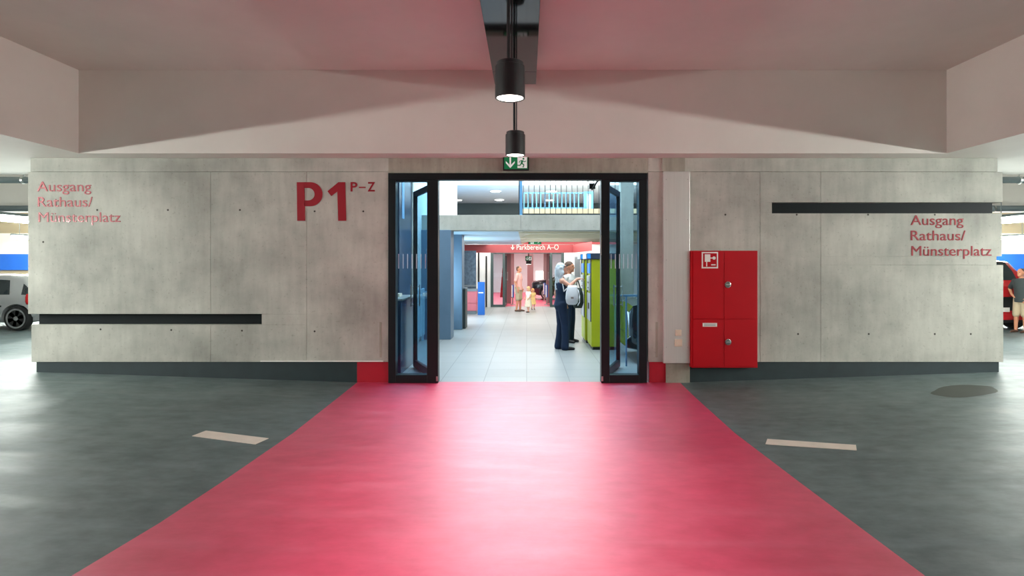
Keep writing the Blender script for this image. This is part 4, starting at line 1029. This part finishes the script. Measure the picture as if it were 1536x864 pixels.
def person(label, loc, rz, H, arms, hairf, skin='skin', hairm='hair_brown', clothes=(), feet=None, head_tilt=(0, 0), vox=.007, girl=False, child=False, group=None):
    s = H/1.70; hs = s*(1.0 if not child else 1.22)
    t = thing('person', label, 'person', loc, rz, group)
    J = {}
    hip = .90; sh = 1.40; 
    if child: hip, sh = .82, 1.30
    fl_ = feet or ((.10, 0.0), (-.10, 0.0))
    mb = MB()
    def S(p): return Vector((p[0]*s, p[1]*s, p[2]*s))
    wf = .93 if girl else 1.0
    # trunk
    mb.loft([(0, 0, (hip-.10)*s, .12*s, .085*s), (0, 0, (hip)*s, .165*s*wf, .11*s), (0, 0, (hip+.1)*s, .15*s*wf, .10*s), (0, -.005*s, (hip+.2)*s, .135*s*wf, .09*s), (0, -.01*s, (sh-.18)*s, .16*s*wf, .11*s),
             (0, -.005*s, (sh-.07)*s, .17*s*wf, .105*s), (0, .0, (sh+.015)*s, .135*s*wf, .075*s), (0, .005*s, (sh+.06)*s, .065*s, .06*s)], 24)
    hz = sh+.20
    ht = Vector((head_tilt[0]*s, head_tilt[1]*s, 0))
    hc = Vector((0, -.015*s, hz*s))+ht*.9
    mb.cap(S((0, .01, sh+.01)), hc+Vector((0, .012, -.07))*hs, .056*s, .052*hs)
    mb.ell(hc+Vector((0, .008, .015))*hs, (.076*hs, .095*hs, .10*hs), 20, 14)
    mb.ell(hc+Vector((0, -.035, -.045))*hs, (.058*hs, .058*hs, .068*hs), 16, 10)      # jaw
    mb.cap(hc+Vector((0, -.085, .018))*hs, hc+Vector((0, -.105, -.014))*hs, .010*hs, .014*hs)   # nose
    mb.cap(hc+Vector((-.03, -.078, .034))*hs, hc+Vector((.03, -.078, .034))*hs, .014*hs)         # brow
    mb.cap(hc+Vector((-.018, -.088, -.048))*hs, hc+Vector((.018, -.088, -.048))*hs, .009*hs)     # lips
    mb.ell(hc+Vector((0, -.082, -.086))*hs, (.02*hs, .018*hs, .018*hs))
    for sg in (-1, 1): mb.ell(hc+Vector((sg*.077, .012, -.005))*hs, (.010*hs, .02*hs, .032*hs))
    # legs
    for sg, (fx, fy) in ((1, fl_[0]), (-1, fl_[1])):
        hp = S((sg*.085, 0, hip)); an = S((fx, fy, .085)); kn = (hp+an)/2+Vector((0, -.025*s, .01*s))
        mb.chain([hp, kn, an], [.088*s, .055*s, .038*s]); mb.cap(kn+Vector((0, .022*s, -.10*s)), kn+Vector((0, .012*s, -.2*s)), .045*s, .042*s)
        mb.chain([an+Vector((0, .035*s, -.045*s)), an+Vector((0, -.07*s, -.05*s)), an+Vector((0, -.15*s, -.06*s))], [.032*s, .034*s, .022*s])
        J['leg%d' % sg] = (hp, kn, an)
    # arms
    for sg, a in ((1, arms[0]), (-1, arms[1])):
        so = S((sg*.175*wf, 0, sh-.03)); el = S(a[0]); wr = S(a[1])
        mb.cap(S((sg*.11*wf, 0, sh-.02)), so, .06*s, .052*s)
        mb.chain([so, el, wr], [.050*s, .038*s, .026*s])
        hand(mb, wr, (wr-el) if len(a) < 3 else a[2], a[3] if len(a) > 3 else (sg*1.0, 0, .2), s, sg*-1)
        J['arm%d' % sg] = (so, el, wr)
    mb.build('body', M[skin], t, local=True, remesh=vox*s)
    # eyes
    e = MB()
    for sg in (-1, 1): e.ell(hc+Vector((sg*.030, -.082, .012))*hs, (.012*hs, .008*hs, .007*hs), 10, 6)
    e.build('eyes', M['shoe'], t, local=True, smooth=True)
    h = MB(); hairf(h, hc, hs); h.build('hair', M[hairm], t, local=True, remesh=vox*s*1.2)
    for kind, mname in clothes:
        c = MB(); g = .014*s
        if kind == 'shoes':
            for sg in (1, -1):
                an = J['leg%d' % sg][2]
                c.chain([an+Vector((0, .04*s, -.05*s)), an+Vector((0, -.07*s, -.052*s)), an+Vector((0, -.165*s, -.06*s))], [.036*s, .040*s, .028*s])
                c2 = MB()
        elif kind in ('trousers', 'shorts', 'jumpsuit'):
            c.loft([(0, 0, (hip-.13)*s, .13*s, .10*s), (0, .008*s, (hip-.02)*s, .185*s*wf, .135*s), (0, .004*s, (hip+.08)*s, .165*s*wf, .118*s), (0, 0, (hip+.15)*s, .15*s*wf, .108*s)], 24)
            for sg in (1, -1):
                hp, kn, an = J['leg%d' % sg]
                if kind == 'shorts': c.chain([hp, hp.lerp(kn, .5), kn+Vector((0, 0, -.02*s))], [.105*s, .095*s, .085*s])
                else: c.chain([hp, kn, kn.lerp(an, .6), an+Vector((0, .01*s, -.03*s))], [.104*s, .078*s, .072*s, .080*s])
        if kind == 'jumpsuit':
            c.loft([(0, 0, (hip+.10)*s, .158*s*wf, .112*s), (0, -.003*s, (hip+.2)*s, .150*s*wf, .104*s), (0, -.012*s, (sh-.18)*s, .175*s*wf, .125*s), (0, -.006*s, (sh-.08)*s, .172*s*wf, .12*s), (0, 0, (sh-.01)*s, .13*s*wf, .095*s)], 24)
        if kind in ('shirt', 'tee'):
            c.loft([(0, 0, (hip-.09)*s, .185*s, .135*s), (0, 0, (hip+.05)*s, .178*s, .13*s), (0, -.004*s, (hip+.2)*s, .165*s, .122*s), (0, -.012*s, (sh-.18)*s, .182*s, .132*s), (0, -.006*s, (sh-.07)*s, .188*s, .126*s), (0, 0, (sh+.02)*s, .15*s, .092*s), (0, .004*s, (sh+.055)*s, .075*s, .07*s)], 24)
            for sg in (1, -1):
                so, el, wr = J['arm%d' % sg]; c.cap(S((sg*.12, 0, sh-.025)), so, .07*s, .068*s); c.chain([so, so.lerp(el, .75)], [.068*s, .064*s])
        if kind == 'longshirt':
            c.loft([(0, 0, (hip-.09)*s, .185*s, .135*s), (0, -.004*s, (hip+.2)*s, .168*s, .124*s), (0, -.012*s, (sh-.18)*s, .182*s, .132*s), (0, -.006*s, (sh-.07)*s, .188*s, .126*s), (0, 0, (sh+.02)*s, .15*s, .092*s), (0, .004*s, (sh+.055)*s, .075*s, .07*s)], 24)
            for sg in (1, -1):
                so, el, wr = J['arm%d' % sg]; c.cap(S((sg*.12, 0, sh-.025)), so, .07*s, .066*s); c.chain([so, el, el.lerp(wr, .9)], [.066*s, .054*s, .04*s])
        if kind == 'dress':
            c.loft([(0, 0, .40*s, .26*s, .22*s), (0, 0, .60*s, .23*s, .18*s), (0, 0, (hip+.02)*s, .185*s, .14*s), (0, 0, (hip+.16)*s, .155*s, .115*s), (0, -.01*s, (sh-.15)*s, .172*s, .125*s), (0, 0, (sh-.05)*s, .165*s, .11*s), (0, 0, (sh+.02)*s, .11*s, .08*s)], 24)
            for sg in (1, -1):
                so, el, wr = J['arm%d' % sg]; c.cap(S((sg*.11, 0, sh-.025)), so, .06*s, .064*s); c.cap(so, so.lerp(el, .35), .064*s, .066*s)
        if kind == 'skirt':
            c.loft([(0, 0, .36*s, .27*s, .23*s), (0, 0, .60*s, .235*s, .19*s), (0, 0, (hip+.1)*s, .18*s, .135*s), (0, 0, (hip+.15)*s, .16*s, .12*s)], 24)
        if kind == 'glasses':
            c.cap(hc+Vector((-.06, -.08, .075))*hs, hc+Vector((.06, -.08, .075))*hs, .018*hs); c.cap(hc+Vector((-.07, -.05, .07))*hs, hc+Vector((-.08, .02, .05))*hs, .008*hs)
            c.cap(hc+Vector((.07, -.05, .07))*hs, hc+Vector((.08, .02, .05))*hs, .008*hs); c.build('sunglasses', M[mname], t, local=True, remesh=vox*s); continue
        c.build(kind if kind not in ('tee', 'longshirt') else 'shirt', M[mname], t, local=True, remesh=vox*s*1.15)
    return t
def short_hair(h, hc, s):
    h.ell(hc+Vector((0, .022, .045))*s, (.082*s, .098*s, .082*s), 18, 12); h.ell(hc+Vector((0, .055, -.005))*s, (.072*s, .062*s, .075*s), 16, 10)
def crop_hair(h, hc, s):
    h.ell(hc+Vector((0, .026, .042))*s, (.079*s, .092*s, .078*s), 18, 12); h.ell(hc+Vector((0, .055, -.005))*s, (.070*s, .056*s, .065*s), 16, 10)
def bob_hair(h, hc, s):
    h.ell(hc+Vector((0, .02, .035))*s, (.098*s, .108*s, .095*s), 18, 12)
    h.ell(hc+Vector((0, .05, -.04))*s, (.10*s, .075*s, .095*s), 16, 10)
    for sg in (-1, 1): h.cap(hc+Vector((sg*.075, .01, .01))*s, hc+Vector((sg*.08, .015, -.09))*s, .035*s, .03*s)
def long_hair(h, hc, s):
    h.ell(hc+Vector((0, .042, .04))*s, (.098*s, .098*s, .096*s), 20, 14)
    h.ell(hc+Vector((0, .075, -.05))*s, (.115*s, .085*s, .15*s), 18, 12)
    rr = random.Random(3)
    for k in range(11):
        a = (k-5)/5.0; x0 = .09*a; y0 = .10-.07*a*a
        pts = []; rs = []
        for j in range(9):
            q = j/8.0; pts.append(hc+Vector((x0*(1+.45*q)+.014*math.sin(j*1.9+k), y0+.03*q+.018*math.cos(j*1.7+k*1.3), .03-.40*q-(.04*rr.random() if j == 8 else 0)))*s); rs.append((.036-.016*q)*s)
        h.chain(pts, rs)
    for sg in (-1, 1): h.chain([hc+Vector((sg*.085, .04, .03))*s, hc+Vector((sg*.10, .05, -.08))*s, hc+Vector((sg*.11, .06, -.2))*s], [.03*s, .032*s, .024*s])

# woman at the ticket machine
wd_ = 11.45
woman = person('woman with long silver hair in a sleeveless navy suit reaching to the ticket machine', (X(841.5, wd_), wd_, 0), math.radians(90+8), 1.68,
       (((.25, .06, 1.10), (.23, .02, .86), (0, -.1, -1)), ((-.22, -.13, 1.28), (-.17, -.29, 1.41), (.05, -1, .1), (0, 0, 1))), long_hair, 'skin', 'hair_white',
       (('jumpsuit', 'navy_cloth'), ('shoes', 'shoe'), ('glasses', 'shoe')), ((.09, .03), (-.10, -.07)), (0, -.02), .0065, True)
bd = 11.2
t = thing('handbag', 'white leather handbag hanging from the shoulder of the woman in navy', 'bag', (X(858, bd), bd, Z(457, bd)))
cx, cz = X(858, bd), Z(457, bd); k = bd/F
mb = MB(); mb.loft([(cx, bd, cz, 5.5*k, .04), (cx, bd, cz+2.5*k, 8.5*k, .065), (cx, bd, cz+9*k, 9.8*k, .078), (cx, bd, cz+18*k, 9.2*k, .065), (cx+.4*k, bd, cz+25*k, 7.8*k, .04), (cx+.6*k, bd, cz+29*k, 6.5*k, .02)], 24)
mb.build('bag_body', M['bag_white'], t, smooth=True)
mb = MB(); pts = [(cx-8*k, bd, cz+24*k), (X(846, bd), bd+.02, Z(437, bd)), (X(843, bd), bd+.10, Z(418, bd)), (X(845, bd), bd+.16, Z(412.5, bd)), (X(850, bd), bd+.2, Z(424, bd)), (cx+4*k, bd+.03, cz+27*k)]
for a, b in zip(pts[:-1], pts[1:]): mb.cap(a, b, .011)
mb.build('shoulder_strap', M['bag_white'], t, smooth=True)
mb = MB(); pts = [(cx+9*k, bd-.02, cz+22*k), (cx+11*k, bd-.04, cz+14*k), (cx+11*k, bd-.05, cz+4*k), (cx+8.5*k, bd-.05, cz-.5*k)]
for a, b in zip(pts[:-1], pts[1:]): mb.cap(a, b, .010)
mb.build('hanging_strap', M['bag_white'], t, smooth=True)
mb = MB(); mb.box(cx-2*k, cx+2*k, bd-.078, bd-.07, cz+9*k, cz+12*k); mb.build('clasp', M['steel_plain'], t, bevel=.004)

# man behind her at the second machine
md = 12.45
person('man with short brown hair in a white shirt standing half hidden behind the woman', (X(853.5, md), md+.05, 0), math.radians(60), 1.72,
       (((.24, .02, 1.12), (.21, -.06, .88), (0, -.1, -1)), ((-.24, .04, 1.12), (-.22, -.04, .88), (0, -.1, -1))), short_hair, 'skin_tan', 'hair_brown',
       (('longshirt', 'white_cloth'), ('trousers', 'navy_cloth'), ('shoes', 'shoe')), None, (0, -.01), .008)
bd = 12.05
t = thing('shoulder_bag', 'dark green soft bag hanging behind the white handbag', 'bag', (X(868, bd), bd, Z(462, bd)))
cx, cz = X(867, bd), Z(462, bd); k = bd/F
mb = MB(); mb.loft([(cx, bd, cz, 6*k, .06), (cx, bd, cz+8*k, 8.5*k, .09), (cx+k, bd, cz+20*k, 7*k, .07), (cx+k, bd, cz+30*k, 4*k, .03)], 20); mb.build('bag_body', M['bag_dark'], t, smooth=True)
mb = MB()
for a, b in (((cx-3*k, bd, cz+28*k), (cx-1*k, bd, cz+44*k)), ((cx-1*k, bd, cz+44*k), (cx+4*k, bd, cz+28*k))): mb.cap(a, b, .012)
mb.build('strap', M['bag_dark'], t, smooth=True)

# family in the rear of the hall
fd = EYE*F/(467-395.0)
person('man in a pink short-sleeved shirt and khaki trousers looking towards the machines', (X(778, fd), fd, 0), math.radians(70), 1.585,
       (((.25, .04, 1.12), (.24, -.06, .86), (0, -.1, -1)), ((-.25, .05, 1.12), (-.24, -.05, .86), (0, -.1, -1))), crop_hair, 'skin_tan', 'hair_brown',
       (('shirt', 'pink_cloth'), ('shorts', 'khaki'), ('shoes', 'shoe_brown')), ((.1, -.02), (-.1, .05)), (0, 0), .009)
gd = EYE*F/(468.5-395.0)
person('blond girl in a white dress standing right of the man in pink', (X(792.5, gd), gd, 0), math.radians(-50), .93,
       (((.22, .0, 1.05), (.20, -.16, .90), (0, -.6, -.8)), ((-.22, .0, 1.05), (-.20, -.14, .88), (0, -.5, -.8))), bob_hair, 'skin', 'hair_blond',
       (('dress', 'white_cloth'), ('skirt', 'cream_cloth'), ('shoes', 'shoe_brown')), ((.08, -.05), (-.09, .06)), (0, 0), .009, True, True)
cd_ = EYE*F/(464.5-395.0)
person('child with reddish hair in a yellow dress behind the blond girl', (X(799.5, cd_), cd_+.1, 0), math.radians(20), .80,
       (((.23, .0, 1.05), (.26, -.10, .90), (.3, -.4, -.8)), ((-.22, .0, 1.05), (-.22, -.12, .88), (0, -.5, -.8))), bob_hair, 'skin', 'hair_ginger',
       (('dress', 'yellow_cloth'), ('shoes', 'shoe_brown')), None, (0, 0), .009, True, True)
# man by the red car
rd = EYE*F/(498-395.0)
person('man in a dark grey T-shirt and beige shorts, hand on hip, beside the red car', (X(1527, rd), rd-.1, 0), math.radians(-75), 1.56,
       (((.26, .02, 1.12), (.22, -.12, .92), (-.1, -.6, -.8)), ((-.34, .06, 1.16), (-.20, -.06, 1.0), (.7, -.4, -.2), (0, 0, 1))), crop_hair, 'skin_tan', 'hair_brown',
       (('tee', 'dark_cloth'), ('shorts', 'khaki'), ('shoes', 'shoe_brown')), ((.1, 0), (-.1, -.06)), (0, -.01), .008)
